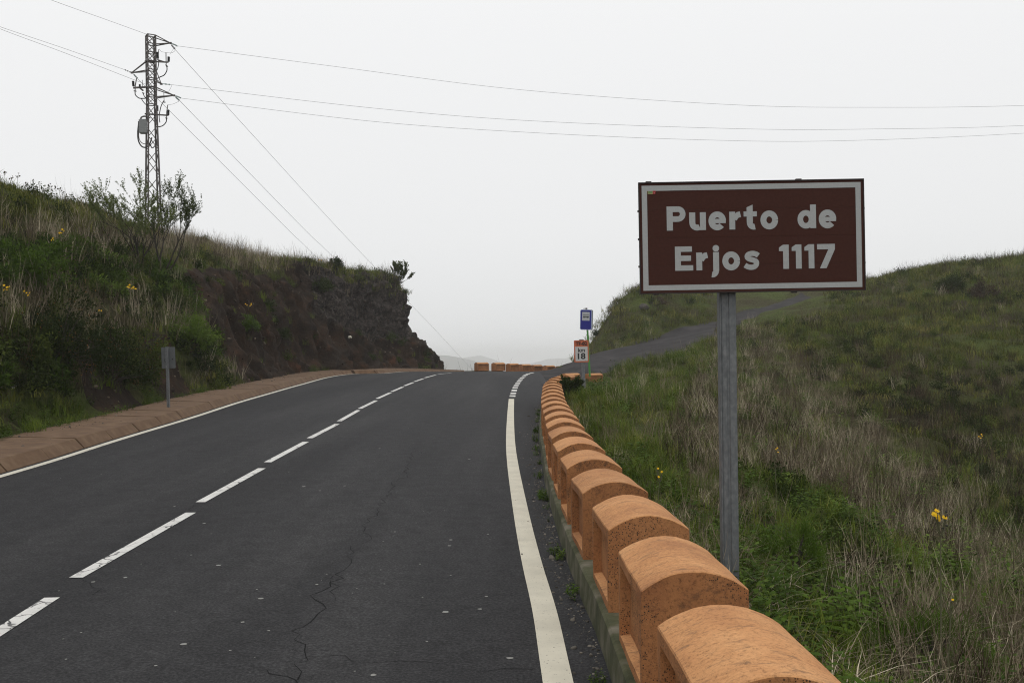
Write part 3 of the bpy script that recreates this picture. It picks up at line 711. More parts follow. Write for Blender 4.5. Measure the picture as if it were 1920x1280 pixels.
def glyph(g, ch, x):
    if ch == 'P':
        g.rect(x, 0, x+48, 190); g.rect(x+48, 145, x+88, 190); g.rect(x+48, 68, x+88, 112)
        g.arc(x+88, 129, 38.5, 39, -90, 90, 44)
    elif ch == 'u':
        g.rect(x, 55, x+48, 140); g.rect(x+84, 0, x+131, 140); g.arc(x+62, 57, 38, 37, 180, 300, 46)
    elif ch == 'o': g.arc(x+69, 70, 46, 51, 0, 360, 47, 40)
    elif ch == 'e':
        g.arc(x+69, 70, 46, 51, 0, 318, 46, 40); g.rect(x+40, 52, x+92, 86); g.rect(x+92, 52, x+114, 86); g.poly([(x+92, 82), (x+137, 82), (x+136, 52), (x+92, 52)])
    elif ch == 'r':
        g.rect(x, 0, x+46, 140); g.stroke([(x+40, 78), (x+50, 100), (x+66, 114), (x+88, 119)], [40, 44, 46, 47])
    elif ch == 't':
        g.poly([(x+24, 172), (x+72, 193), (x+72, 50), (x+24, 50)]); g.rect(x, 100, x+24, 140); g.rect(x+72, 100, x+104, 140)
        g.arc(x+80, 50, 32, 31, 180, 285, 46)
    elif ch == 'd': g.arc(x+64, 70, 44, 51, 0, 360, 44, 40); g.rect(x+98, 0, x+144, 186)
    elif ch == 'E':
        g.rect(x, 0, x+46, 190)
        for y0, w_ in ((0, 142), (76, 126), (148, 134)): g.rect(x+46, y0, x+w_, y0+42)
    elif ch == 'j':
        g.rect(x+32, -5, x+79, 142); g.arc(x+26, -3, 29, 32, 0, -100, 44)
        g.poly([(x+55+26*math.cos(a*.2618), 171+26*math.sin(a*.2618)) for a in range(24, 0, -1)])
    elif ch == 's':
        P = [(118, 108), (98, 121), (70, 126), (40, 118), (30, 100), (44, 84), (70, 76), (98, 64), (103, 44), (90, 24), (62, 17), (34, 22), (12, 35)]
        P = [tuple(p) for p in catmull(P, 4)]; g.stroke([(x+a, b_) for a, b_ in P], 41)
    elif ch == '1':
        g.rect(x+32, 0, x+77, 190); g.poly([(x, 168), (x+32, 190), (x+32, 140), (x, 140)])
    elif ch == '7':
        g.rect(x, 148, x+140, 190); g.poly([(x+88, 148), (x+140, 148), (x+72, 0), (x+20, 0)])
def line_of(chars, base, x0, scale_fix=0):
    for ch, xz in chars:
        g = Glyphs(0, base); glyph(g, ch, (xz-x0)); g.mb.build('letter', letter_m, sign)
line_of([('P',285),('u',462),('e',613),('r',777),('t',890),('o',1022),('d',1315),('e',1480)], .3005, 68)
line_of([('E',345),('r',512),('j',612),('o',717),('s',882),('1',1163),('1',1263),('1',1363),('7',1463)], .5505, 68)
# little coloured sticker in the corner
mb = MB(); flat(mb, [(.056,.052),(.088,.052),(.088,.072),(.056,.072)], .0026); stk = mb.build('sticker', M_plain('olive_sticker', (.30,.25,.10), .5), sign)
mb = MB(); flat(mb, [(.060,.056),(.084,.056),(.084,.0595),(.060,.0595)], .0031); flat(mb, [(.060,.064),(.084,.0625),(.084,.0655),(.060,.068)], .0031); mb.build('green_mark', M_plain('sticker_green', (.03,.22,.08), .5), stk)
mb = MB(); flat(mb, [(.0885,.0515),(.106,.0515),(.103,.072),(.0885,.072)], .0029); rs = mb.build('sticker', M_plain('red_sticker', (.35,.02,.02), .5), sign)
mb = MB(); flat(mb, [(.0945,.063),(.0985,.063),(.0985,.0675),(.0945,.0675)], .0034); mb.build('white_dot', white_m, rs)
for u, v in ((.065, -.006), (1.0, -.006), (.1, Hs+.006), (.96, Hs+.006)):
    mb = MB(); mb.box(sp_(u, v, -.018), e1*.017, e2*.004, e3*.012); mb.build('clamp', galv_dark, sign)
for u, v in ((-.004, .175), (-.004, .35), (-.004, .52), (Ws+.004, .18), (Ws+.004, .52)):
    mb = MB(); mb.box(sp_(u, v, -.014), e1*.003, e2*.006, e3*.008); mb.build('clamp', galv_dark, sign)
# post: rounded steel channel with a shallow groove
ptop = onplane(1359.6, 350, DS+.075); pbot = onplane(1370.5, 1215, DS+.075); ax = (pbot-ptop).normalized()
pr = (e1-ax*e1.dot(ax)).normalized(); pn = -(ax.cross(pr)).normalized()
if pn.dot(fw) > 0: pn = -pn
prof = [(-.054,-.03),(-.054,.022),(-.050,.030),(-.045,.031),(-.040,.022),(-.034,.026),(-.012,.030),(-.004,.024),(.004,.024),(.010,.031),(.046,.030),(.053,.024),(.054,.015),(.054,-.03),(.02,-.045),(-.02,-.045)]
mb = MB(); vs = []
for p in (ptop, pbot):
    for u, w in prof: vs.append(p+pr*u+pn*w)
m_ = len(prof); mb.add(vs, [(i, (i+1) % m_, (i+1) % m_+m_, i+m_) for i in range(m_)]+[tuple(range(m_))[::-1], tuple(range(m_, 2*m_))]); mb.build('post', galv_m, sign)
for v in (.12, .58):
    mb = MB(); mb.box(sp_(.545, v, -.034), e1*.3, e2*.018, e3*.008); mb.build('bracket', galv_m, sign)

# ------------------------------------------------------------------ small signs
def text_mesh(name, s, center, ex, ey, ez, height, mat, parent, off=.03, sx=1.0):
    c = bpy.data.curves.new('t', 'FONT'); c.body = s; c.align_x = 'CENTER'; c.align_y = 'CENTER'; c.size = 1.0; c.offset = off; c.resolution_u = 4
    o = bpy.data.objects.new('t', c); COL.objects.link(o); bpy.context.view_layer.update()
    me = bpy.data.meshes.new_from_object(o); bpy.data.objects.remove(o)
    co = np.zeros(len(me.vertices)*3, np.float32); me.vertices.foreach_get('co', co); co = co.reshape(-1, 3)
    lo, hi = co.min(0), co.max(0); k_ = height/(hi[1]-lo[1]); mid = (lo+hi)/2
    out_ = [tuple(center + ex*float((q[0]-mid[0])*k_*sx) + ey*float((q[1]-mid[1])*k_)) for q in co]
    me.vertices.foreach_set('co', np.array(out_, np.float32).ravel()); me.update()
    return link(name, me, mat, parent)
def frame_of(tl, tr, bl, D):
    a, b_, c = onplane(*tl, D), onplane(*tr, D), onplane(*bl, D); x_ = (b_-a).normalized(); y_ = (a-c); y_ = (y_-x_*y_.dot(x_)).normalized(); z_ = x_.cross(y_)
    return a, x_, y_, z_, (b_-a).length, (a-c).length
def rounded(w, h, r, n_=5):
    o = []
    for cx_, cy_, a in ((w-r, r, -90), (w-r, h-r, 0), (r, h-r, 90), (r, r, 180)):
        for i in range(n_+1): t_ = math.radians(a+90*i/n_); o.append((cx_+r*math.cos(t_), cy_+r*math.sin(t_)))
    return o
def plate(mb, org, x_, y_, z_, x0, y0, w, h, r, zf, th):
    P = rounded(w, h, r); n_ = len(P)
    f = [org+x_*(x0+a)-y_*(y0+b_)+z_*zf for a, b_ in P]; g = [p-z_*th for p in f]
    mb.add(f+g, [tuple(range(n_))[::-1], tuple(range(n_, 2*n_))]+[(i, (i+1) % n_, (i+1) % n_+n_, i+n_) for i in range(n_)])
D1 = 27.0; org, x_, y_, z_, w_, h_ = frame_of((1076,638),(1103.5,637.3),(1078,679.3), D1)
bp = onplane(1095, 727, D1+.04); km = empty('kilometre_sign', tuple(bp)); tag(km, 'small orange and white sign reading TF-82 km 18', 'road sign')
mb = MB(); plate(mb, org, x_, y_, z_, 0, 0, w_, h_, .025, 0, .02); mb.build('panel', orange_m, km)
mb = MB(); plate(mb, org, x_, y_, z_, .032, .175, w_-.064, h_-.175-.035, .004, .003, .002); mb.build('white_field', white_m, km)
text_mesh('lettering', 'TF-82', org+x_*(w_/2)-y_*.092+z_*.004, x_, y_, z_, .100, ink_m, km, .04, 1.0)
text_mesh('lettering', 'km', org+x_*(w_/2)-y_*.265+z_*.004, x_, y_, z_, .115, ink_m, km, .028, 1.0)
text_mesh('lettering', '18', org+x_*(w_/2)-y_*.43+z_*.004, x_, y_, z_, .17, ink_m, km, .035, 1.15)
mb = MB(); mb.bar(onplane(1091.5, 640, D1+.05), bp, .085, .04, tuple(fw)); mb.build('post', galv_m, km)
mb = MB(); mb.box(org+x_*(w_*.52)+y_*.012-z_*.02, x_*.06, y_*.012, z_*.015); mb.build('clamp', galv_m, km)

D2 = 31.0; org, x_, y_, z_, w_, h_ = frame_of((1088,580),(1110,580.5),(1089,618), D2)
bp = onplane(1106, 706, D2); bus = empty('bus_stop_sign', tuple(bp)); tag(bus, 'blue bus stop sign on a thin green pole', 'bus stop sign')
mb = MB(); plate(mb, org, x_, y_, z_, 0, 0, w_, h_, .05, 0, .02); mb.build('rim', M_plain('pale_rim', (.36,.40,.55), .4), bus)
mb = MB(); plate(mb, org+x_*.035-z_*.03, x_, y_, z_, 0, 0, w_, h_, .05, 0, .05); mb.build('casing', box_grey, bus)
mb = MB(); plate(mb, org, x_, y_, z_, .018, .018, w_-.036, h_-.036, .035, .004, .003); mb.build('blue_face', blue_m, bus)
mb = MB(); plate(mb, org, x_, y_, z_, .06, .075, w_-.13, .27, .01, .007, .002); wf = mb.build('white_field', M_plain('pale_sign_sheet', (.40,.41,.42), .5), bus)
mb = MB()
yb_ = .225
mb.box(org+x_*(w_/2-.005)-y_*.172+z_*.009, x_*.095, y_*.006, z_*.001)
mb.box(org+x_*(w_/2-.005)-y_*yb_+z_*.009, x_*.088, y_*.014, z_*.001)
for u in (-.06, .055): mb.box(org+x_*(w_/2+u)-y_*(yb_+.018)+z_*.009, x_*.018, y_*.014, z_*.0012)
mb.box(org+x_*(w_/2+.09)-y_*yb_+z_*.009, x_*.006, y_*.010, z_*.0012); mb.build('bus_symbol', ink_m, wf)
mb = MB(); mb.tube([onplane(1100.2, 585, D2+.05), onplane(1101.5, 619, D2+.05), bp], .030, 10); mb.build('pole', green_m, bus)
mb = MB(); mb.box(onplane(1099.5, 578.5, D2), x_*.03, y_*.02, z_*.02); mb.bar(onplane(1094, 578.6, D2), onplane(1101, 577.6, D2), .02); mb.build('lamp_bracket', black_m, bus)

# sign seen from behind on the left
g_ = hit(317.5, 763) or unproj(317.5, 763, 21.7); D3 = (g_-CAM).dot(fw)-.02
org, x_, y_, z_, w_, h_ = frame_of((302,651),(327.5,650),(303,691), D3)
bs = empty('kilometre_sign', tuple(g_)); tag(bs, 'small grey sign seen from behind on the left kerb', 'road sign')
mb = MB(); plate(mb, org, x_, y_, z_, 0, 0, w_, h_, .02, 0, .012)
mb.box(org+x_*(w_/2)-y_*(h_*.27)+z_*.004, x_*(w_/2-.01), y_*.003, z_*.004); mb.build('panel', M_noise('dull_aluminium', [(.3,(.075,.08,.083)),(.7,(.10,.105,.108))], 8, .6, .1, .002), bs)
mb = MB(); c_ = org+x_*(w_*.27)-y_*(h_*.62)+z_*.003
for i in range(9):
    a = math.radians(40+i*32); b_ = math.radians(40+(i+1)*32)
    mb.bar(c_+x_*math.cos(a)*.014+y_*math.sin(a)*.032, c_+x_*math.cos(b_)*.014+y_*math.sin(b_)*.032, .009, .003, tuple(z_))
mb.build('scrawl', ink_m, bs); mb = MB(); mb.box(c_+x_*.15+y_*.02, x_*.014, y_*.014, z_*.002); mb.build('scrawl', ink_m, bs)
mb = MB(); tp = onplane(314.5, 650, D3)+z_*.02; bt = g_+z_*.02
wv = .055
mb.bar(tp-x_*.02, bt-x_*.02, .045, .012, tuple(z_)); mb.bar(tp+x_*.018+z_*.02, bt+x_*.018+z_*.02, .010, .05, tuple(z_)); mb.build('post', galv_m, bs)

# ------------------------------------------------------------------ electricity pylon
DP = 56.0
def q_(X_, Y_, dy=0.0): return unproj(220+X_/5.336, 50+Y_/5.336, DP+dy)
ct = unproj(282.4, 67, DP); cb = unproj(286.2, 330, DP); dr = (cb-ct)/(cb.z-ct.z); botz = 3.0
def cen(z): return ct+dr*(z-ct.z)
th_ = math.radians(32.6)
zwide = unproj(0, 205, DP).z
def side_a(z): return .44 if z > zwide else .44+(zwide-z)/(zwide-cb.z)*.16
def leg_pt(i, z):
    a = side_a(z)/2; sx, sy = ((-1,-1),(1,-1),(1,1),(-1,1))[i]; c = cen(z)
    return c+Vector((math.cos(th_)*sx*a-math.sin(th_)*sy*a, math.sin(th_)*sx*a+math.cos(th_)*sy*a, 0))
py_ = empty('electricity_pylon', tuple(cen(botz))); tag(py_, 'tall steel lattice electricity pylon standing behind the hilltop trees', 'pylon')
mb = MB(); ztop = ct.z
for i in range(4):
    mb.bar(leg_pt(i, ztop), leg_pt(i, zwide), .062, .062); mb.bar(leg_pt(i, zwide), leg_pt(i, botz), .072, .072)
zs = [ztop-.49*k for k in range(9)]; z = zs[-1]; nz = []
while z > botz: nz.append(z); z -= .62*(side_a(z)/.46)
for zA in zs:
    for i in range(4): mb.bar(leg_pt(i, zA), leg_pt((i+1) % 4, zA), .045, .045)
for zA, zB in zip(zs, zs[1:]):
    for i in range(4): mb.bar(leg_pt(i, zA), leg_pt((i+1) % 4, zB), .032); mb.bar(leg_pt((i+1) % 4, zA), leg_pt(i, zB), .026)
for k, (zA, zB) in enumerate(zip(nz, nz[1:])):
    for i in range(4):
        if (k+i) % 2: mb.bar(leg_pt(i, zA), leg_pt((i+1) % 4, zB), .036)
        else: mb.bar(leg_pt((i+1) % 4, zA), leg_pt(i, zB), .036)
        zm = (zA+zB)/2
mb.build('mast', galv_dark, py_)
def legz(i, Y_): return leg_pt(i, q_(300, Y_).z)
def arm(tip, hy, chords, name='cross_arm'):
    mb = MB(); t_ = q_(*tip)
    for i, Y_ in chords: mb.bar(legz(i, Y_), t_, .05, .05)
    for f_ in (.35, .7):
        a = legz(chords[0][0], chords[0][1]).lerp(t_, f_); b_ = legz(chords[1][0], chords[1][1]).lerp(t_, f_); mb.bar(a, b_, .03)
    mb.box(t_, (.06, 0, 0), (0, .05, 0), (0, 0, .045)); mb.build(name, galv_dark, py_); return t_
t1 = arm((532,166), 180, [(1,180),(2,180),(1,92),(2,92)])
t2 = arm((145,462), 440, [(0,450),(3,450),(0,350),(3,350)])
t3 = arm((440,575), 530, [(1,530),(2,530),(1,440)])
t4 = arm((568,690), 705, [(1,705),(2,705),(1,612),(2,612)])
def hbeam(a, b_, w=.06):
    mb = MB(); mb.bar(q_(*a), q_(*b_), w, w); mb.bar(q_(a[0], a[1]+6, .3), q_(b_[0]-8, b_[1]+4, .1), w*.6); mb.build('bracket', galv_dark, py_)
hbeam((275,345),(512,357)); hbeam((400,330),(470,352), .04); hbeam((160,612),(395,600), .08); hbeam((275,872),(512,888)); hbeam((222,610),(262,640), .06)
def string(a, b_, r=.055, n_=5, mat=None):
    mb = MB(); a, b_ = q_(*a), q_(*b_); mb.tube([a, b_], .012, 5)
    for i in range(n_):
        c = a.lerp(b_, .25+.6*i/max(1, n_-1)); d_ = (b_-a).normalized()*.018; mb.tube([c-d_, c, c+d_], [r*.35, r, r*.5], 8)
    mb.build('insulator', mat or glass_m, py_); return b_
string((530,166),(604,195)); string((535,176),(580,232), mat=galv_dark); string((530,164),(455,137), .05, 3, galv_dark)
string((145,462),(72,431), .05, 3, galv_dark); string((155,468),(206,524)); string((445,572),(534,582)); string((570,690),(643,717)); string((575,700),(624,742)); string((560,688),(495,657), .05, 3, galv_dark)
def arrester(x0, y0, x1, y1, r=.075):
    mb = MB(); a, b_ = q_(x0, y0), q_(x1, y1); n_ = 9; P = []; R_ = []
    for i in range(n_*2+1): P.append(a.lerp(b_, i/(n_*2))); R_.append(r if i % 2 else r*.62)
    mb.tube(P, R_, 8); mb.build('surge_arrester', black_m, py_)
arrester(402,256,405,322); arrester(514,302,513,352); arrester(158,545,161,598); arrester(224,578,226,618, .06); arrester(511,834,509,886); arrester(399,790,400,845)
def cable(P, r=.018, mat=None, name='cable', n_=8):
    mb = MB(); mb.tube([Vector(v) for v in catmull([q_(*p) for p in P], n_)], r, 5); return mb.build(name, mat or black_m, py_)
cable([(487,262),(488,320),(490,392),(496,400)], .028, galv_dark); cable([(414,230),(408,300),(406,325)], .022, galv_dark)
cable([(496,400),(496,440),(470,485),(430,505),(390,525)], .030); cable([(413,330),(413,380),(400,430),(380,455)], .026)
cable([(178,655),(182,685),(215,715),(250,720),(285,718)], .030); cable([(240,720),(262,755),(290,785)], .024); cable([(258,670),(275,705),(300,720)], .024)
cable([(249,535),(250,600)], .018, galv_dark); cable([(505,783),(494,850),(490,918)], .026, galv_dark); cable([(492,918),(488,955),(455,992),(415,1003)], .030)
cable([(470,735),(440,790),(425,850),(418,900),(425,960)], .026); cable([(465,655),(468,735)], .018, galv_dark); cable([(192,520),(178,600),(178,645)], .03, galv_dark)
cable([(213,965),(204,1060),(210,1140),(240,1195),(280,1208),(320,1180),(345,1110)], .040); cable([(222,985),(214,1080),(225,1140),(262,1172),(310,1170)], .022, mat=galv_dark)
cable([(330,1180),(350,1215),(385,1180),(402,1120)], .030)
cable([(420,225),(440,250),(485,262)], .008, wire_m); cable([(490,262),(545,264),(580,240)], .008, wire_m); cable([(510,782),(560,775),(622,745)], .008, wire_m); cable([(545,590),(520,640),(500,655)], .008, wire_m); cable([(610,200),(570,215),(525,280)],.006, wire_m)
for (a, b_) in (((482,385),(505,400)), ((165,645),(190,648)), ((250,664),(268,668)), ((482,915),(500,918)), ((455,755),(480,758)), ((405,1000),(428,1004))):
    mb = MB(); mb.bar(q_(*a), q_(*b_), .07, .05); mb.build('terminal', galv_dark, py_)
mb = MB(); cbx = q_(258, 1000, -.35)
mb.box(cbx, (.20, .03, 0), (-.02, .15, 0), (0, 0, .36)); mb.box(cbx+Vector((0, 0, .37)), (.16, .02, 0), (-.02, .12, 0), (0, 0, .03)); mb.box(cbx+Vector((0,0,-.38)), (.15,.02,0), (-.02,.1,0), (0,0,.03))
bx = mb.build('switch_box', box_grey, py_)
for dz in (.22, .02, -.16):
    mb = MB(); mb.box(cbx+Vector((-.21, -.10, dz)), (.03, 0, 0), (0, .03, 0), (0, 0, .05)); mb.build('hinge', black_m, bx)
mb = MB(); P = [q_(228, 945, -.35), q_(240, 910, -.3), q_(268, 898, -.25), q_(295, 905, -.1), q_(300, 940, 0)]; mb.tube([Vector(v) for v in catmull(P, 5)], .045, 6); mb.bar(q_(290, 900, -.2), q_(330, 915, 0), .05); mb.build('mounting_arm', galv_dark, bx)

def wire(label, P, r=.0085):
    mb = MB(); pts_ = catmull([unproj(*p) for p in P], 14); mb.tube([Vector(v) for v in pts_], r, 5)
    o = mb.build('power_line', wire_m); tag(o, label, 'power line', 'overhead power lines'); return o
wire('highest power line running right from the pylon top arm', [(332.5,86.5,56),(620,124,58),(980,169,61),(1380,197,65),(1640,201.5,68),(1920,198,71),(2300,180,76)])
wire('middle of the three power lines running right across the sky', [(320,159,56),(700,203,59),(1000,227,62),(1400,242,66),(1650,242,69),(1920,235.5,72),(2300,212,77)])
wire('lowest power line running right from the lower pylon arm', [(340.5,184.5,56),(700,228,59),(1000,249,62),(1300,262,65),(1560,264.5,68),(1920,250,72),(2300,222,77)])
wire('power line rising to the top left corner from the pylon top', [(305,75.5,56),(200,37.5,53),(95,0,50.5),(-150,-92,46)])
wire('upper of the two close power lines meeting the left pylon arm', [(233.5,131,56),(120,91,53),(0,50.5,50.5),(-200,-20,46.5)])
wire('lower of the two close power lines passing left behind the pylon', [(313,173,56),(247.6,148.5,54.5),(120,99,52),(0,54.5,49.8),(-200,-25,46)])
wire('outermost power line slanting down right past the shrub on the rock', [(328.7,93.5,56),(480,260,68),(645,440,90),(756,556,115),(815,617,135),(880,687,165),(930,738,200)], .011)
wire('middle power line slanting down right behind the hilltop', [(337,189,56),(480,337,68),(581,440,82),(625,482,90),(761,619,125),(840,696,160),(900,752,200)], .011)
wire('innermost power line slanting down right behind the hilltop', [(258.6,148.4,56),(316,206,60),(480,370,75),(550,440,85),(592,481,92),(760,650,135)], .011)

# ------------------------------------------------------------------ plants: prototypes for masses
green_a = M_leaf('grass_blades', (.050, .075, .009), (.098, .138, .018), (.19, .20, .045))
green_d = M_leaf('dark_leaves', (.018, .028, .006), (.040, .058, .011), (.085, .105, .02), .2)
green_l = M_leaf('weed_leaves', (.034, .060, .008), (.064, .108, .014), (.12, .17, .03), .25)
dry_m = M_leaf('dry_stalks', (.090, .070, .045), (.23, .19, .128), (.50, .435, .32), 0, 1.5)
drk_m = M_leaf('dead_brush', (.020, .014, .010), (.055, .038, .026), (.11, .08, .055), 0, 1.0)
olive_m = M_leaf('olive_turf', (.064, .072, .014), (.122, .134, .024), (.20, .18, .055), .2, .25)
orange_l = M_leaf('rusty_flecks', (.10, .045, .012), (.16, .08, .02), None, .1)
yellow_m = M_plain('yellow_petals', (.55, .34, .012), .6, spec=.1)
budm = M_plain('dark_buds', (.028, .026, .020), .8)
PRO = bpy.data.collections.new('prototypes')
def ribbon(V_, F_, P, w, side_v):
    b_ = len(V_); n_ = len(P)
    for i, p in enumerate(P):
        ww = w*(1-i/(n_-1))**.7 if n_ > 1 else w
        if i == n_-1: V_.append(tuple(p)); break
        V_.append(tuple(p-side_v*ww/2)); V_.append(tuple(p+side_v*ww/2))
    for i in range(n_-2): F_.append((b_+2*i, b_+2*i+1, b_+2*i+3, b_+2*i+2))
    F_.append((b_+2*(n_-2), b_+2*(n_-2)+1, b_+2*(n_-1)))
def proto(name, V_, F_, mats, mi=None):
    me = bpy.data.meshes.new(name); me.from_pydata(V_, [], F_)
    for m in mats: me.materials.append(m)
    if mi: me.polygons.foreach_set('material_index', mi)
    me.update(); o = bpy.data.objects.new(name, me); return o
def rv(a, b_): return random.uniform(a, b_)
def P_grass(n_, h, spread, w, lean):
    V_ = []; F_ = []
    for i in range(n_):
        a = rv(0, 6.283); r = spread*math.sqrt(random.random()); p = Vector((r*math.cos(a), r*math.sin(a), -.03)); az = rv(0, 6.283); L_ = h*rv(.5, 1.15); ln = lean*rv(.3, 1.3)
        d_ = Vector((math.cos(az), math.sin(az), 0)); s_ = Vector((-d_.y, d_.x, 0))
        ribbon(V_, F_, [p+d_*(L_*ln*t*t)+Vector((0, 0, L_*(t-.35*ln*t*t))) for t in (0, .4, .75, 1)], w*rv(.7, 1.3), s_)
    return V_, F_
def P_stalk(n_, h, spread, w, br=3):
    V_ = []; F_ = []
    for i in range(n_):
        a = rv(0, 6.283); r = spread*math.sqrt(random.random()); p = Vector((r*math.cos(a), r*math.sin(a), -.05)); L_ = h*rv(.45, 1.15)
        d_ = Vector((rv(-.35, .35), rv(-.35, .35), 1)).normalized(); s_ = Vector((rv(-1, 1), rv(-1, 1), 0)).normalized()
        P = [p]; 
        for k_ in range(4): d_ = (d_+Vector((rv(-.16, .16), rv(-.16, .16), 0))).normalized(); P.append(P[-1]+d_*L_/4)
        ribbon(V_, F_, P, w, s_)
        for k_ in range(random.randint(0, br)):
            j = random.randint(1, 3); b0_ = P[j]; bd_ = (d_+Vector((rv(-.9, .9), rv(-.9, .9), rv(-.1, .4)))).normalized()
            ribbon(V_, F_, [b0_, b0_+bd_*L_*.12, b0_+(bd_+Vector((0, 0, .3)))*L_*.26], w*.7, s_)
    return V_, F_
def leafq(V_, F_, p, d_, up_, l, w):
    s_ = d_.cross(up_).normalized()*w/2; b_ = len(V_)
    V_ += [tuple(p), tuple(p+d_*l*.5-s_), tuple(p+d_*l), tuple(p+d_*l*.5+s_)]; F_.append((b_, b_+1, b_+2, b_+3))
def rvec(): 
    while True:
        v = Vector((rv(-1, 1), rv(-1, 1), rv(-1, 1)))
        if .1 < v.length < 1: return v.normalized()
def P_weed(n_, h, spread, l, w):
    V_ = []; F_ = []
    for i in range(n_):
        a = rv(0, 6.283); r = spread*math.sqrt(random.random()); p = Vector((r*math.cos(a), r*math.sin(a), 0)); H_ = h*rv(.4, 1.1); d_ = Vector((rv(-.4, .4), rv(-.4, .4), 1)).normalized()
        ribbon(V_, F_, [p, p+d_*H_*.5, p+d_*H_], .006, Vector((1, 0, 0)))
        for k_ in range(9):
            t = .25+.75*k_/8; az = k_*2.4+a; dd = Vector((math.cos(az), math.sin(az), rv(-.2, .5))).normalized(); leafq(V_, F_, p+d_*H_*t, dd, Vector((rv(-.2, .2), rv(-.2, .2), 1)), l*rv(.6, 1.2), w)
    return V_, F_
def P_clump(n_, rx, rz, l, w, twigs=10):
    V_ = []; F_ = []; cs = [rvec()*rv(.3, .85) for _ in range(9)]
    for i in range(n_):
        c = random.choice(cs); v = c*.65+rvec()*rv(.1, .5); v.z = abs(v.z)
        p = Vector((v.x*rx, v.y*rx, v.z*rz)); d_ = (v+rvec()*.8).normalized(); leafq(V_, F_, p, d_, rvec(), l*rv(.6, 1.3), w*rv(.7, 1.2))
    for i in range(twigs):
        v = rvec(); v.z = abs(v.z)+.2; v.normalize(); ribbon(V_, F_, [Vector((0, 0, 0)), Vector((v.x*rx*.5, v.y*rx*.5, v.z*rz*.6)), Vector((v.x*rx*1.1, v.y*rx*1.1, v.z*rz*1.15))], .010, Vector((-v.y, v.x, 0)).normalized())
    return V_, F_
def P_feather(n_, R_, h):
    V_ = []; F_ = []
    for i in range(n_):
        v = rvec(); v.z = abs(v.z)*.9+.25; v.normalize(); b0_ = Vector((0, 0, 0)); e_ = Vector((v.x*R_, v.y*R_, v.z*h))*rv(.6, 1.05); s_ = v.orthogonal().normalized()
        ribbon(V_, F_, [b0_, b0_.lerp(e_, .5)+Vector((0, 0, .05)), e_], .005, s_)
        for k_ in range(7):
            p = b0_.lerp(e_, .35+.1*k_)+Vector((0, 0, .03)); dd = (v+rvec()*.9).normalized(); ribbon(V_, F_, [p, p+dd*.05, p+dd*.11], .0035, dd.orthogonal().normalized())
    return V_, F_
def protos(prefix, fn, n_, mats):
    L_ = []
    for k_ in range(n_): V_, F_ = fn(); L_.append(proto(prefix, V_, F_, mats))
    return L_
G_green = protos('grass_tuft', lambda: P_grass(34, .34, .15, .0085, .7), 4, [green_a])
G_short = protos('short_tuft', lambda: P_grass(40, .20, .26, .012, .9), 3, [olive_m])
G_dry = protos('dry_tuft', lambda: P_stalk(16, .62, .22, .0065), 5, [dry_m])
G_brown = protos('brush_tuft', lambda: P_stalk(24, .50, .26, .0075, 4), 4, [drk_m])
G_weed = protos('weed_tuft', lambda: P_weed(8, .32, .18, .075, .035), 4, [green_l])
G_clump = protos('leaf_clump', lambda: P_clump(330, .34, .34, .06, .028), 4, [green_d])
G_fern = protos('leafy_clump', lambda: P_clump(300, .32, .30, .085, .026), 3, [green_l])
G_feath = protos('feathery_tuft', lambda: P_feather(60, .26, .42), 3, [green_l])
G_thatch = protos('thatch', lambda: P_grass(36, .42, .25, .007, 1.9), 3, [dry_m])

gn_cache = {}
def scatter(name, label, protos_, P, yaw, tilt, scl):
    P = np.array(P, np.float32)
    if len(P) == 0: return
    me = bpy.data.meshes.new(name); me.vertices.add(len(P)); me.vertices.foreach_set('co', P.ravel())
    rot = np.zeros((len(P), 3), np.float32); rot[:, :2] = tilt; rot[:, 2] = yaw
    a = me.attributes.new('rot', 'FLOAT_VECTOR', 'POINT'); a.data.foreach_set('vector', rot.ravel())
    a = me.attributes.new('scl', 'FLOAT', 'POINT'); a.data.foreach_set('value', np.array(scl, np.float32))
    a = me.attributes.new('pick', 'INT', 'POINT'); a.data.foreach_set('value', rng.integers(0, len(protos_), len(P)).astype(np.int32))
    o = bpy.data.objects.new(name, me); COL.objects.link(o); tag(o, label, name.replace('_', ' '), kind='stuff')
    c = bpy.data.collections.new(name+'_kinds')
    for q in protos_: c.objects.link(q)
    g = bpy.data.node_groups.new(name, 'GeometryNodeTree'); g.interface.new_socket('Geometry', in_out='INPUT', socket_type='NodeSocketGeometry'); g.interface.new_socket('Geometry', in_out='OUTPUT', socket_type='NodeSocketGeometry')
    N_ = g.nodes.new; gi, go = N_('NodeGroupInput'), N_('NodeGroupOutput'); ip = N_('GeometryNodeInstanceOnPoints'); ci = N_('GeometryNodeCollectionInfo'); ci.inputs['Collection'].default_value = c
    ci.inputs['Separate Children'].default_value = True; ci.inputs['Reset Children'].default_value = True
    def na(nm, ty):
        x_ = N_('GeometryNodeInputNamedAttribute'); x_.data_type = ty; x_.inputs['Name'].default_value = nm; return [s_ for s_ in x_.outputs if s_.enabled and s_.name == 'Attribute'][0]
    l_ = g.links.new
    l_(gi.outputs[0], ip.inputs['Points']); l_(ci.outputs[0], ip.inputs['Instance']); ip.inputs['Pick Instance'].default_value = True
    l_(na('pick', 'INT'), ip.inputs['Instance Index'])
    er = N_('FunctionNodeEulerToRotation'); l_(na('rot', 'FLOAT_VECTOR'), er.inputs[0]); l_(er.outputs[0], ip.inputs['Rotation'])
    l_(na('scl', 'FLOAT'), ip.inputs['Scale']); l_(ip.outputs[0], go.inputs[0])
    md = o.modifiers.new('scatter', 'NODES'); md.node_group = g
    return o

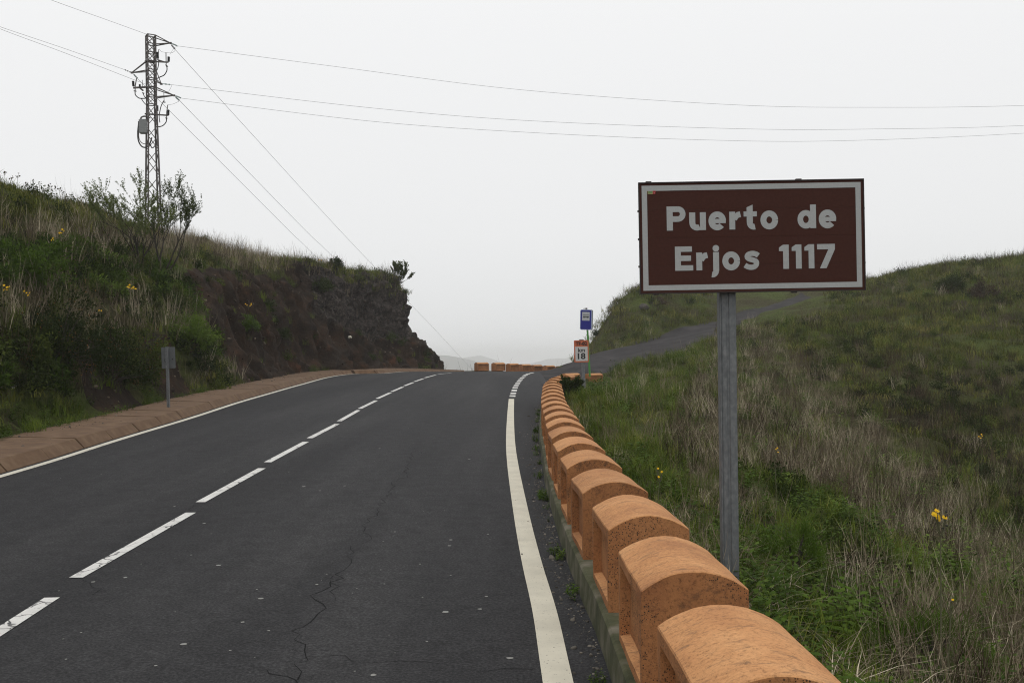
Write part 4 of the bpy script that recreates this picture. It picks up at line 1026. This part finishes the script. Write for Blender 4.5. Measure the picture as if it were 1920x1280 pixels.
# candidates on the right-hand slope
cand = []
def pimg(P): v = np.array(P)-np.array(CAM); z = v@np.array(fw); return 960+F*(v@np.array(RT))/z, 640-F*(v@np.array(UP))/z
for (y0, y1, dens) in ((1.5, 8, 60), (8, 16, 34), (16, 30, 15), (30, 52, 8.0), (52, 90, 5.5)):
    x1 = min(60, .62*y1+2); A_ = (x1-1)*(y1-y0); m_ = int(A_*dens)
    xx = rng.uniform(.98, x1, m_); y2 = rng.uniform(y0, y1, m_); ok = (xx < .62*y2+1.5)
    cand.append(np.stack([xx[ok], y2[ok]], 1))
cand = np.concatenate(cand)
ok = ~inpoly(cand[:, 0], cand[:, 1], poly); cand = cand[ok]
zc_ = np.array([ (lambda r: r[0].z if r[0] is not None else np.nan)(TREES[1].ray_cast(Vector((a, b_, 40)), Vector((0, 0, -1)), 100)) for a, b_ in cand])
ok = ~np.isnan(zc_); cand = cand[ok]; zc_ = zc_[ok]
pxx, pyy = pimg(np.column_stack([cand, zc_]))
# keep clear of the parapet
dpar = np.array([min((a-q[0])**2+(b_-q[1])**2 for q in pc[::3]) for a, b_ in cand])
n1 = vnoise(cand[:, 0], cand[:, 1], .45, 1.0); n2 = vnoise(cand[:, 0], cand[:, 1], .16, 4.0); u_ = rng.random(len(cand))
dryz = inpoly(pxx, pyy, [(1250,830),(1300,730),(1340,650),(1420,600),(1480,680),(1600,760),(1760,900),(1960,1040),(2100,1400),(1700,1400),(1620,1130),(1480,1010),(1330,960)])
grz = inpoly(pxx, pyy, [(1040,700),(1200,680),(1330,640),(1320,740),(1260,850),(1330,960),(1400,1040),(1250,1000),(1100,800)])
nearg = inpoly(pxx, pyy, [(1150,860),(1330,950),(1480,1010),(1620,1130),(1700,1400),(1900,1700),(900,1700),(1000,900)]) | (cand[:, 0] < 1.7)
darkz = inpoly(pxx, pyy, [(1450,690),(1560,640),(1920,700),(1960,980),(1780,880),(1600,740)])
S_ = {k_: [] for k_ in ('green', 'short', 'dry', 'brown', 'weed', 'clump', 'fern', 'thatch')}
for i in range(len(cand)):
    x_, y2 = cand[i]; p = (x_, y2, zc_[i]); a, b_ = n1[i], n2[i]; u = u_[i]; far_ = y2 > 30
    k_ = None
    if 1050 < pxx[i] < 1150 and 690 < pyy[i] < 745 and y2 > 24:
        if u < .5: S_['weed'].append((p, 8))
        continue
    if y2 > 46 and x_ < 5 and pxx[i] < 1085: continue
    if 1330 < pxx[i] < 1560 and y2 > 50 and pyy[i] < 640:
        if u < .5 and pyy[i] > 600: S_['short'].append((p, 8))
        continue
    if x_ < 1.12 and u > .5 and y2 < 26: continue
    if nearg[i] and y2 < 14:
        k_ = 'weed' if u < .34+.3*a else 'green' if u < .80 else 'fern' if u < .86 else 'dry' if u < .90 else 'thatch'
    elif dryz[i]:
        k_ = ('green' if u < .6 else 'clump' if u < .75 else 'weed') if a > .34 else 'dry' if u < .36 else 'brown' if u < .50 else 'thatch' if u < .62 else 'green' if u < .88+.2*a else 'weed'
    elif grz[i]:
        k_ = 'green' if u < .66 else 'weed' if u < .78 else 'dry' if u < .86+.1*a else 'short'
    elif darkz[i]:
        k_ = 'brown' if u < .34 else 'clump' if u < .52+.2*a else 'dry' if u < .62 else 'green' if u < .74 else 'short'
    else:
        k_ = 'short' if u < .42+.25*b_ else 'green' if u < .62+.2*b_ else 'brown' if u < .76+.2*b_ else 'dry' if u < .82 else 'clump' if u < .88 else 'weed' if u < .93 else 'short'
    if k_: S_[k_].append((p, y2))
def near_tail(a, b_): return (1040 < a < 1160) & (690 < b_ < 770)
def emit(key, name, label, protos_, base_s, grow):
    L_ = S_[key]
    if not L_: return
    P = [q[0] for q in L_]; d_ = np.array([q[1] for q in L_]); m_ = len(P)
    s_ = base_s*rng.uniform(.6, 1.3, m_)*(1+grow*np.clip((d_-12)/40, 0, 1.2))
    scatter(name, label, protos_, P, rng.uniform(0, 6.28, m_), rng.normal(0, .10, (m_, 2)), s_)
emit('green', 'grass', 'fresh green grass on the right slope', G_green, .80, .8)
emit('short', 'turf', 'short olive turf on the right hillside', G_short, .9, 1.2)
emit('dry', 'dry_grass', 'pale dry stalks on the right slope', G_dry, .85, .35)
emit('brown', 'dead_brush', 'brown dead brush on the right slope', G_brown, .9, .5)
emit('thatch', 'thatch', 'flattened straw on the right slope', G_thatch, .8, .4)
emit('weed', 'weeds', 'leafy green weeds behind the parapet', G_weed, .8, .5)
emit('clump', 'undergrowth', 'low dark undergrowth on the right hillside', G_clump, .75, .7)
emit('fern', 'ground_cover', 'bright leafy ground cover behind the parapet', G_fern, .55, .3)

# ------------------------------------------------------------------ left bank
Gm = Gd.reshape(SN, TN, 3); fc = (Gm[:-1, :-1]+Gm[1:, 1:]+Gm[1:, :-1]+Gm[:-1, 1:])/4
ar = np.linalg.norm(np.cross(Gm[1:, :-1]-Gm[:-1, :-1], Gm[:-1, 1:]-Gm[:-1, :-1]), axis=2).ravel()
fcx = fc.reshape(-1, 3); tb = tt[:-1, :-1].ravel(); yb2 = fcx[:, 1]; barev = baren[:-1, :-1].ravel(); rk = rockw[:-1, :-1].ravel()
vis = (yb2 > 9) & (tb < 8.2) & (fcx[:, 2] > 0.3)
dn = np.clip(26/np.maximum(yb2, 10), .35, 1.6)*14
w_ = ar*vis*dn; tot = int(w_.sum()); pick = rng.choice(len(w_), tot, p=w_/w_.sum())
jit = rng.uniform(-.5, .5, (tot, 2)); PP = fcx[pick].copy()
du = (Gm[1:, :-1]-Gm[:-1, :-1]).reshape(-1, 3)[pick]; dv = (Gm[:-1, 1:]-Gm[:-1, :-1]).reshape(-1, 3)[pick]; PP += du*jit[:, :1]+dv*jit[:, 1:]
S_ = {k_: [] for k_ in ('green', 'short', 'dry', 'brown', 'weed', 'clump', 'fern', 'thatch', 'rust')}
n1 = vnoise(PP[:, 0]+PP[:, 2], PP[:, 1], .4, 1.0); n2 = vnoise(PP[:, 0]+PP[:, 2], PP[:, 1], .15, 7.0); u_ = rng.random(tot); ax_, ay_ = pimg(PP)
def zone(P): return inpoly(ax_, ay_, P)
z_top = zone([(-300,280),(0,300),(400,420),(720,500),(700,520),(520,490),(360,450),(200,430),(0,420),(-300,400)])
z_brush = zone([(-300,400),(0,420),(200,425),(400,450),(620,500),(640,540),(520,530),(380,480),(200,470),(0,450),(-300,430)])
z_shrub = zone([(-300,430),(0,450),(150,450),(330,500),(440,560),(400,600),(200,560),(0,540),(-300,540)])
z_brush2 = zone([(-300,520),(0,530),(200,540),(330,540),(470,560),(480,620),(330,640),(200,630),(0,620),(-300,620)])
z_dark = zone([(-300,600),(0,600),(200,610),(330,620),(440,640),(400,680),(280,740),(100,760),(0,720),(-300,760)])
z_verge = (PP[:, 2]-Zroad(PP[:, 0], PP[:, 1]) < .42) & (PP[:, 1] < 26)
for i in range(tot):
    t_ = tb[pick[i]]; u = u_[i]; b_ = barev[pick[i]]; y2 = PP[i, 1]; p = PP[i]; k_ = None
    if b_ > .3 and t_ < 4.6:
        if rk[pick[i]] > .4:
            if u < .035: k_ = 'dry' if u < .02 else 'green'
        elif u < .05+.22*max(0, n1[i]) + (.35*sstep(3.2, 4.4, t_)): k_ = 'green' if u < .05 else 'clump' if u < .12 else 'brown' if u < .3 else 'dry'
    elif z_verge[i]: k_ = 'weed' if u < .4 else 'green' if u < .75 else None
    elif z_top[i]: k_ = 'short' if u < .62 else 'green' if u < .90 else 'dry' if u < .93+.15*n1[i] else 'clump'
    elif z_brush[i]: k_ = 'dry' if u < .62 else 'brown' if u < .72 else 'green' if u < .88 else 'short'
    elif z_shrub[i]: k_ = 'fern' if u < .30+.3*n1[i] else 'clump' if u < .60 else 'dry' if u < .75 else 'green'
    elif z_brush2[i]: k_ = 'dry' if u < .52 else 'brown' if u < .58 else 'clump' if u < .74 else 'green'
    elif z_dark[i]: k_ = 'clump' if u < .60 else 'fern' if u < .66+.2*n1[i] else 'brown' if u < .85 else 'rust' if u < .92 else 'dry'
    else: k_ = 'short' if u < .34 else 'green' if u < .58 else 'dry' if u < .80+.2*n1[i] else 'brown' if u < .86 else 'clump'
    if k_: S_[k_].append((tuple(p), y2-14))
G_rust = protos('rusty_clump', lambda: P_clump(120, .3, .34, .035, .018), 2, [orange_l])
emit('green', 'grass', 'fresh green grass on the left bank', G_green, .95, .3)
emit('short', 'turf', 'short olive turf on the left hilltop', G_short, 1.3, .3)
emit('dry', 'dry_grass', 'pale dry stalks on the left bank', protos('tall_dry_tuft', lambda: P_stalk(15, .62, .24, .009), 4, [dry_m]), 1.1, .15)
emit('brown', 'dead_brush', 'brown dead brush on the left bank', G_brown, 1.0, .2)
emit('weed', 'weeds', 'low green weeds along the kerb', G_weed, .7, .2)
emit('clump', 'undergrowth', 'dark undergrowth on the left bank', G_clump, 1.15, .3)
emit('fern', 'ground_cover', 'bright leafy cover on the left bank', G_fern, 1.25, .2)
emit('rust', 'rusty_foliage', 'rusty orange flecked foliage on the left bank', G_rust, 1.0, 0)
# loose stones lying on the bare bank and at its foot
def P_stone():
    bm = bmesh.new(); bmesh.ops.create_icosphere(bm, subdivisions=2, radius=.05); sd_ = rv(0, 50)
    for v in bm.verts: v.co *= 1+noise.noise(v.co*14+Vector((sd_, 0, 0)))*.6
    for v in bm.verts: v.co.z *= .7
    me = bpy.data.meshes.new('pebble'); bm.to_mesh(me); bm.free(); V_ = [tuple(v.co) for v in me.vertices]; F_ = [tuple(p.vertices) for p in me.polygons]; return V_, F_
stone_m = M_leaf('stone_fragments', (.020, .016, .013), (.060, .046, .036), (.20, .16, .12), 0, 3.0)
grit_m = M_leaf('pale_grit', (.05, .045, .038), (.11, .10, .085), (.25, .22, .18), 0, 3.0)
G_stone = protos('pebble', P_stone, 5, [stone_m]); G_grit = protos('grit', P_stone, 4, [grit_m])
bi = [i for i in range(tot) if barev[pick[i]] > .3 and tb[pick[i]] < 4.6]; bi = [i for i in bi if random.random() < .7]
scatter('loose_stones', 'loose stones and clods on the bare earth of the cutting', G_stone, [tuple(PP[i]) for i in bi], rng.uniform(0, 6.28, len(bi)), rng.normal(0, .5, (len(bi), 2)), np.minimum(rng.exponential(.36, len(bi))+.2, 1.3))
gp_ = []
for q in np.arange(2, ltot-2, .02):
    c = lf(q); c2 = lf(q+.2); d_ = (c2-c)/np.linalg.norm(c2-c); nn = np.array([-d_[1], d_[0]]); u = rv(.04, .11) if random.random() < .35 else rv(.75, 1.3)
    if u > .2 and random.random() < .3: u = rv(.3, 1.2)
    p = c+nn*u; gp_.append((p[0], p[1], float(Zroad(c[0], c[1]))+(0 if u < .2 else .15+.035*(u-.28)/.77)))
for q in np.arange(s0-2, s0+22, .012):
    c = pf(q); off = rng.exponential(.07)+.06; gp_.append((c[0]-off, c[1], float(Zroad(c[0]-off, c[1]))))
scatter('road_grit', 'grit and small stones gathered along the road edges', G_grit, gp_, rng.uniform(0, 6.28, len(gp_)), rng.normal(0, .4, (len(gp_), 2)), rng.exponential(.07, len(gp_))+.05)
# weeds in the joint between road and footing
vP = []
for q in np.arange(s0-2, s0+20, .035):
    if noise.noise(Vector((q*1.7, 0, 0)))+rv(-.3, .3) > .30:
        c = pf(q); vP.append((c[0]-.07-rv(0, .06), c[1], float(Zroad(c[0]-.1, c[1]))))
scatter('joint_weeds', 'small weeds growing along the foot of the parapet', G_weed[:2]+G_green[:2] if False else protos('tiny_weed', lambda: P_weed(5, .07, .04, .022, .011), 3, [green_l]), vP, rng.uniform(0, 6.28, len(vP)), rng.normal(0, .2, (len(vP), 2)), rng.uniform(.5, 1.3, len(vP)))

# ------------------------------------------------------------------ single plants
def grow(mb, leaves, p, d_, L_, r, depth, spread=.6, upb=.12, wig=.18, pr=.75):
    n_ = 4; P = [p]; R_ = [r]
    for k_ in range(n_):
        d_ = (d_+Vector((rv(-wig, wig), rv(-wig, wig), rv(-wig, wig)+upb*.4))).normalized(); P.append(P[-1]+d_*L_/n_); R_.append(r*(1-.45*(k_+1)/n_))
        if depth <= 1:
            for _ in range(3): leaves.append((P[-1].lerp(P[-2], random.random()), d_))
    mb.tube(P, R_, 5 if depth > 2 else 4, cap=False)
    if depth == 0: return
    for k_ in range(random.choice((2, 3, 3)) if depth > 1 else 4):
        j = random.randint(2, n_); dd = (d_+Vector((rv(-1, 1), rv(-1, 1), rv(-.5, .8)))*spread).normalized(); dd.z += upb; dd.normalize()
        grow(mb, leaves, P[j], dd, L_*rv(.55, .85), R_[j]*.68, depth-1, spread, upb, wig)
def leaves_mesh(leaves, per, l, w, mat, name, parent, jitter=.03):
    V_ = []; F_ = []
    for p, d_ in leaves:
        for _ in range(per):
            dd = (d_+rvec()*.9).normalized(); leafq(V_, F_, p+rvec()*rv(0, jitter), dd, rvec(), l*rv(.6, 1.3), w*rv(.7, 1.2))
    mb = MB(); mb.add(V_, F_); return mb.build(name, mat, parent)
leaf_t = M_leaf('tree_leaves', (.06, .08, .022), (.11, .14, .04), (.17, .20, .07), .3)
def small_tree(basepx, label, stems, L_, spread, seed, name='small_tree', leafk=(4, .055, .022), depth=4, r=.05, lm=None, group=None, wig=.18):
    random.seed(seed)
    if len(basepx) == 3: w0 = unproj(*basepx); g_ = down(w0.x, w0.y, TREES)[0]
    else: g_ = hit(*basepx)
    e_ = empty(name, tuple(g_-Vector((0, 0, .1)))); tag(e_, label, 'tree' if 'tree' in name else 'shrub', group)
    mb = MB(); lv = []
    for dx, dz in stems: grow(mb, lv, g_-Vector((0, 0, .12)), Vector((dx, rv(-.3, .3), dz)).normalized(), L_, r, depth, spread, .12, wig)
    mb.build('trunk' if 'tree' in name else 'branches', bark_m, e_, True); leaves_mesh(lv, *leafk, lm or leaf_t, 'crown' if 'tree' in name else 'foliage', e_); return e_
small_tree((262,505), 'twiggy sparse small tree standing before the pylon foot', [(-.22, 1), (.1, 1), (-.05, 1), (-.42, .9), (.25, 1)], 1.02, .52, 11, leafk=(3, .042, .018), depth=4, r=.03, wig=.24)
small_tree((303,515), 'leafier small tree beside the sparse twiggy one before the pylon', [(.3, 1), (-.12, 1), (.7, .9), (.1, 1)], 1.15, .60, 23, leafk=(2, .05, .022), depth=4, r=.036, wig=.24)
small_tree((738,530), 'rounded shrub growing out of the rock face edge', [(.5, 1), (.9, .6), (.2, 1), (1, .25), (.7, .9), (0, 1)], .62, .7, 5, 'shrub', (2, .075, .04), 3, .025, leaf_t)
small_tree((1072,738,24.3), 'dark spiky bush between the parapet and kilometre sign', [(0, 1), (-.35, 1), (.35, 1), (.6, .8), (-.5, .7)], .36, .42, 8, 'shrub', (5, .07, .03), 2, .012, green_d)
def bush(basepx, label, rx, rz, n_, mat, seed, extra=None, leaf=(.06, .028), hang=0, dz=0.0):
    random.seed(seed); g_ = hit(*basepx)
    e_ = empty('bush', tuple(g_)); tag(e_, label, 'bush')
    V_ = []; F_ = []; cs = []
    for _ in range(26): v = rvec(); v.z = abs(v.z); cs.append(v*rv(.45, 1.0))
    for i in range(n_):
        c = random.choice(cs); v = c+rvec()*rv(.05, .34); p = g_+Vector((v.x*rx, v.y*rx*.8, v.z*rz+dz)); dd = (c+rvec()*.8).normalized(); leafq(V_, F_, p, dd, rvec(), leaf[0]*rv(.6, 1.4), leaf[1]*rv(.7, 1.2))
    mb = MB(); mb.add(V_, F_); mb.build('foliage', mat, e_)
    mb = MB()
    for c in cs: mb.tube([g_-Vector((0, 0, .1)), g_+Vector((c.x*rx*.4, c.y*rx*.3, c.z*rz*.5+dz*.5)), g_+Vector((c.x*rx, c.y*rx*.8, c.z*rz+dz))], [.02, .014, .005], 4)
    mb.build('branches', bark_m, e_)
    if extra:
        V_ = []; F_ = []
        for i in range(extra):
            c = random.choice(cs); v = c+rvec()*rv(.2, .36); p = g_+Vector((v.x*rx, v.y*rx*.8, v.z*rz+dz)); leafq(V_, F_, p, rvec(), rvec(), .04, .022)
        mb = MB(); mb.add(V_, F_); tag(mb.build('flowers', orange_l, e_), kind='stuff')
bush((628,503), 'round dark bush on the skyline above the rock face', .42, .5, 1500, green_d, 31, leaf=(.09, .045))
bush((110,680), 'largest dark broom bush with rusty flowers above the red earth', .95, 1.35, 5200, green_d, 32, 300)
bush((205,715), 'dark broom bush low on the bank between the other two', .85, 1.1, 4600, green_d, 33, 120)
bush((268,700), 'broom bush with rusty flecks just left of the back-facing sign', .7, 1.0, 3800, green_d, 34, 260)
bush((60,520), 'bright leafy bush on the bank below the orange yellow flowers', 1.1, .75, 3600, green_l, 35, leaf=(.10, .035))
bush((355,655), 'leafy green bush overhanging the bank above the back-facing sign', .95, .75, 3400, green_l, 36, leaf=(.10, .03), dz=.15)
bush((462,622), 'small bright green bush hanging over the red earth', .45, .5, 1200, green_l, 37, leaf=(.10, .03), dz=.1)
bush((600,545), 'green bush at the top of the red earth bank', .8, .6, 2200, green_d, 38, leaf=(.10, .035))
bush((1785,545), 'dark bush high on the right hillside', .9, .7, 2400, green_d, 39, leaf=(.12, .05))
bush((1850,560), 'greyish bush high on the right hillside, nearer the frame edge', .8, .9, 2200, drk_m, 40, leaf=(.12, .03))
bush((1490,1085), 'feathery green bush beside the foot of the big sign post', .30, .42, 4200, green_l, 41, leaf=(.07, .006))
bush((1750,1275), 'feathery green bush on the slope below the tall yellow cluster', .42, .34, 4800, green_l, 42, leaf=(.07, .006))
bush((1230,570), 'brown scrub on the knoll behind the big sign', .8, .5, 1800, drk_m, 43, leaf=(.10, .03))

def flower_plant(px_, py_, d, label, h, heads, hs=.035, buds=4, col=None, group='yellow flowering plants', seed=1, spread=.10):
    random.seed(seed); hs *= .62; spread *= .8
    top = unproj(px_, py_, d) if d else hit(px_, py_)+Vector((0, -.2, h*.3))
    r_ = down(top.x, top.y, TREES[:2]); zb = r_[0].z if r_ else top.z-h
    if top.z-zb < .1 or top.z-zb > 1.6: zb = top.z-h
    e_ = empty('flowering_plant', (top.x, top.y, zb)); tag(e_, label, 'wild flower', group)
    b_ = Vector((top.x+rv(-.03, .03), top.y, zb)); fork = top-Vector((0, 0, .10))
    mb = MB(); mb.tube([b_, b_.lerp(fork, .5)+Vector((rv(-.02, .02), 0, 0)), fork], [.0055, .0045, .0035], 5); hp = []
    for i in range(heads+buds):
        v = Vector((rv(-spread, spread), rv(-spread, spread)*.6, rv(-.05, .045))); hp.append(top+v); mb.tube([fork, fork.lerp(top+v, .5)+Vector((0, 0, -.01)), top+v], .0022, 4)
    st = mb.build('stem', M_STEM, e_)
    for i in range(heads):
        V_ = []; F_ = []; n_ = 14; ax1 = (Vector((rv(-.5, .5), -rv(.4, 1.0), rv(.2, 1)))).normalized(); a1 = ax1.orthogonal().normalized(); a2 = ax1.cross(a1)
        for k_ in range(n_):
            a = 6.283*k_/n_; dd = (a1*math.cos(a)+a2*math.sin(a)+ax1*.15).normalized(); leafq(V_, F_, hp[i], dd, ax1, hs*rv(.85, 1.1), hs*.36)
        mb = MB(); mb.add(V_, F_); mb.tube([hp[i]+ax1*.001, hp[i]+ax1*hs*.22], [hs*.42, hs*.25], 8); mb.build('flower', yellow_m if col is None else col, e_)
    for i in range(heads, heads+buds):
        mb = MB(); mb.tube([hp[i]-Vector((0, 0, hs*.35)), hp[i], hp[i]+Vector((0, 0, hs*.3))], [hs*.2, hs*.36, hs*.1], 6); mb.build('bud', budm, e_)
M_STEM = M_plain('olive_stem', (.09, .09, .045), .8)
flower_plant(1763, 972, 5.4, 'tall yellow flower cluster with grey buds above dry stalks', .9, 5, .030, 9, seed=3, spread=.065)
flower_plant(1236, 884, 8.8, 'small pale yellow flower by the parapet', .4, 3, .022, 5, seed=4, spread=.05)
flower_plant(1452, 846, 11, 'tiny yellow flower in dry stalks right of the post', .5, 3, .020, 3, seed=5, spread=.05)
flower_plant(1838, 816, 20, 'yellow flower among dark brush near the right edge', .6, 4, .035, 3, seed=6, spread=.09)
flower_plant(1782, 1123, 5.2, 'single low yellow bloom below the tall yellow cluster', .4, 1, .014, 2, seed=7, spread=.03)
flower_plant(118, 433, 22.5, 'orange yellow flowers in the brush on the upper left slope', .7, 5, .05, 4, seed=8, spread=.10)
flower_plant(100, 446, 22.3, 'second smaller yellow flower beside the orange one, upper left slope', .6, 4, .045, 3, seed=9, spread=.09)
flower_plant(243, 537, 20, 'wide yellow flower head in the middle of the left bank', .7, 7, .045, 3, seed=10, spread=.13)
flower_plant(50, 549, 17, 'yellow flower left of the rusty broom bush', .6, 4, .04, 3, seed=11, spread=.08)
flower_plant(12, 538, 16.5, 'yellow flower at the far left edge of the photo', .6, 5, .04, 3, seed=12, spread=.12)
flower_plant(188, 579, 18.5, 'tiny yellow flower below the wide yellow head', .5, 2, .03, 2, seed=13, spread=.04)
flower_plant(600, 487, 50, 'yellow flower heads on the skyline beside the round bush', .6, 6, .075, 3, seed=14, spread=.13)
flower_plant(576, 494, 49, 'yellow flowers just below the skyline above the rock', .5, 4, .07, 3, seed=15, spread=.12)
flower_plant(593, 513, 47, 'yellow flower on the slope under the skyline flowers', .4, 4, .06, 2, seed=16, spread=.12)
flower_plant(466, 571, 33, 'yellow flowers on pale stems over the red earth', .5, 6, .045, 3, seed=17, spread=.13)
dk = M_plain('brown_seed_heads', (.06, .05, .03), .9)
sk = [(8,322,25.5),(20,333,25.8),(33,328,26),(48,345,26.3),(62,340,26.5),(68,352,26.7),(74,343,27),(84,356,27),(91,346,27.3),(95,352,27.5),(105,352,27.7),(112,352,28),(117,360,28),(121,372,28.2)]
WH = ['at the far left skyline', 'second from the left', 'third from the left', 'fourth from the left', 'fifth from the left', 'sixth from the left', 'seventh from the left', 'seventh from the right', 'sixth from the right', 'fifth from the right', 'fourth from the right', 'third from the right', 'second from the right', 'nearest the small trees']
for k_, (a, b_, d) in enumerate(sk):
    flower_plant(a, b_, d, 'dark seed head on the left skyline, '+WH[k_], .45, 3, .045, 3, col=dk, group='seed heads along the left skyline', seed=50+k_, spread=.07)
# skyline stalks
skp = []
for a, b_ in [(rv(120, 240), None) for _ in range(40)]+[(rv(500, 720), None) for _ in range(45)]:
    for yy in range(300, 560, 3):
        g_ = hit(a, yy, TREES[:1])
        if g_: skp.append(tuple(g_-Vector((0, 0, .02)))); break
for a in [rv(1640, 1915) for _ in range(60)]+[rv(1120, 1195) for _ in range(14)]:
    for yy in range(440, 640, 3):
        g_ = hit(a, yy, TREES[1:2])
        if g_: skp.append(tuple(g_-Vector((0, 0, .02)))); break
G_thin = protos('thin_stalks', lambda: P_stalk(5, .8, .25, .009, 1), 4, [drk_m])
scatter('tall_stalks', 'thin tall stalks standing against the sky', G_thin, skp, rng.uniform(0, 6.28, len(skp)), rng.normal(0, .12, (len(skp), 2)), rng.uniform(.5, 1.2, len(skp)))
ap = []
for a in (862, 868, 875, 881, 885, 903, 905, 943, 947, 952, 958, 962, 996, 1048, 1012):
    p = unproj(a, 700, 66.5); ap.append((p.x, p.y, .25+(a > 930)*.2))
scatter('tall_weeds', 'thin weeds behind the distant parapet', G_thin, ap, rng.uniform(0, 6.28, len(ap)), rng.normal(0, .15, (len(ap), 2)), rng.uniform(1.2, 1.9, len(ap)))
# loose stones
def stone(px_, py_, r, mat, label, seed):
    random.seed(seed); g_ = hit(px_, py_); bm = bmesh.new(); bmesh.ops.create_icosphere(bm, subdivisions=3, radius=r)
    for v in bm.verts: v.co *= 1+noise.noise(v.co*3/r*.4+Vector((seed, 0, 0)))*.35; v.co.z *= .75
    me = bpy.data.meshes.new('stone'); bm.to_mesh(me); bm.free(); o = link('stone', me, mat); o.location = g_; tag(o, label, 'stone')
stone(656, 632, .10, M_plain('pale_stone', (.42, .40, .33), .9), 'pale stone stuck in the dark bank below the rock face', 3)
stone(24, 724, .05, M_plain('white_stone', (.40, .38, .33), .9), 'small white stone in the red earth at the far left', 4)
rockm = M_noise('grey_rock', [(.3, (.05, .045, .04)), (.7, (.14, .13, .12))], 6, .95, .6, .03)
stone(1208, 577, .34, M_noise('dark_rock', [(.3, (.025, .022, .019)), (.7, (.08, .07, .06))], 6, .95, .6, .03), 'dark boulder on the knoll under the corner of the big sign', 6)
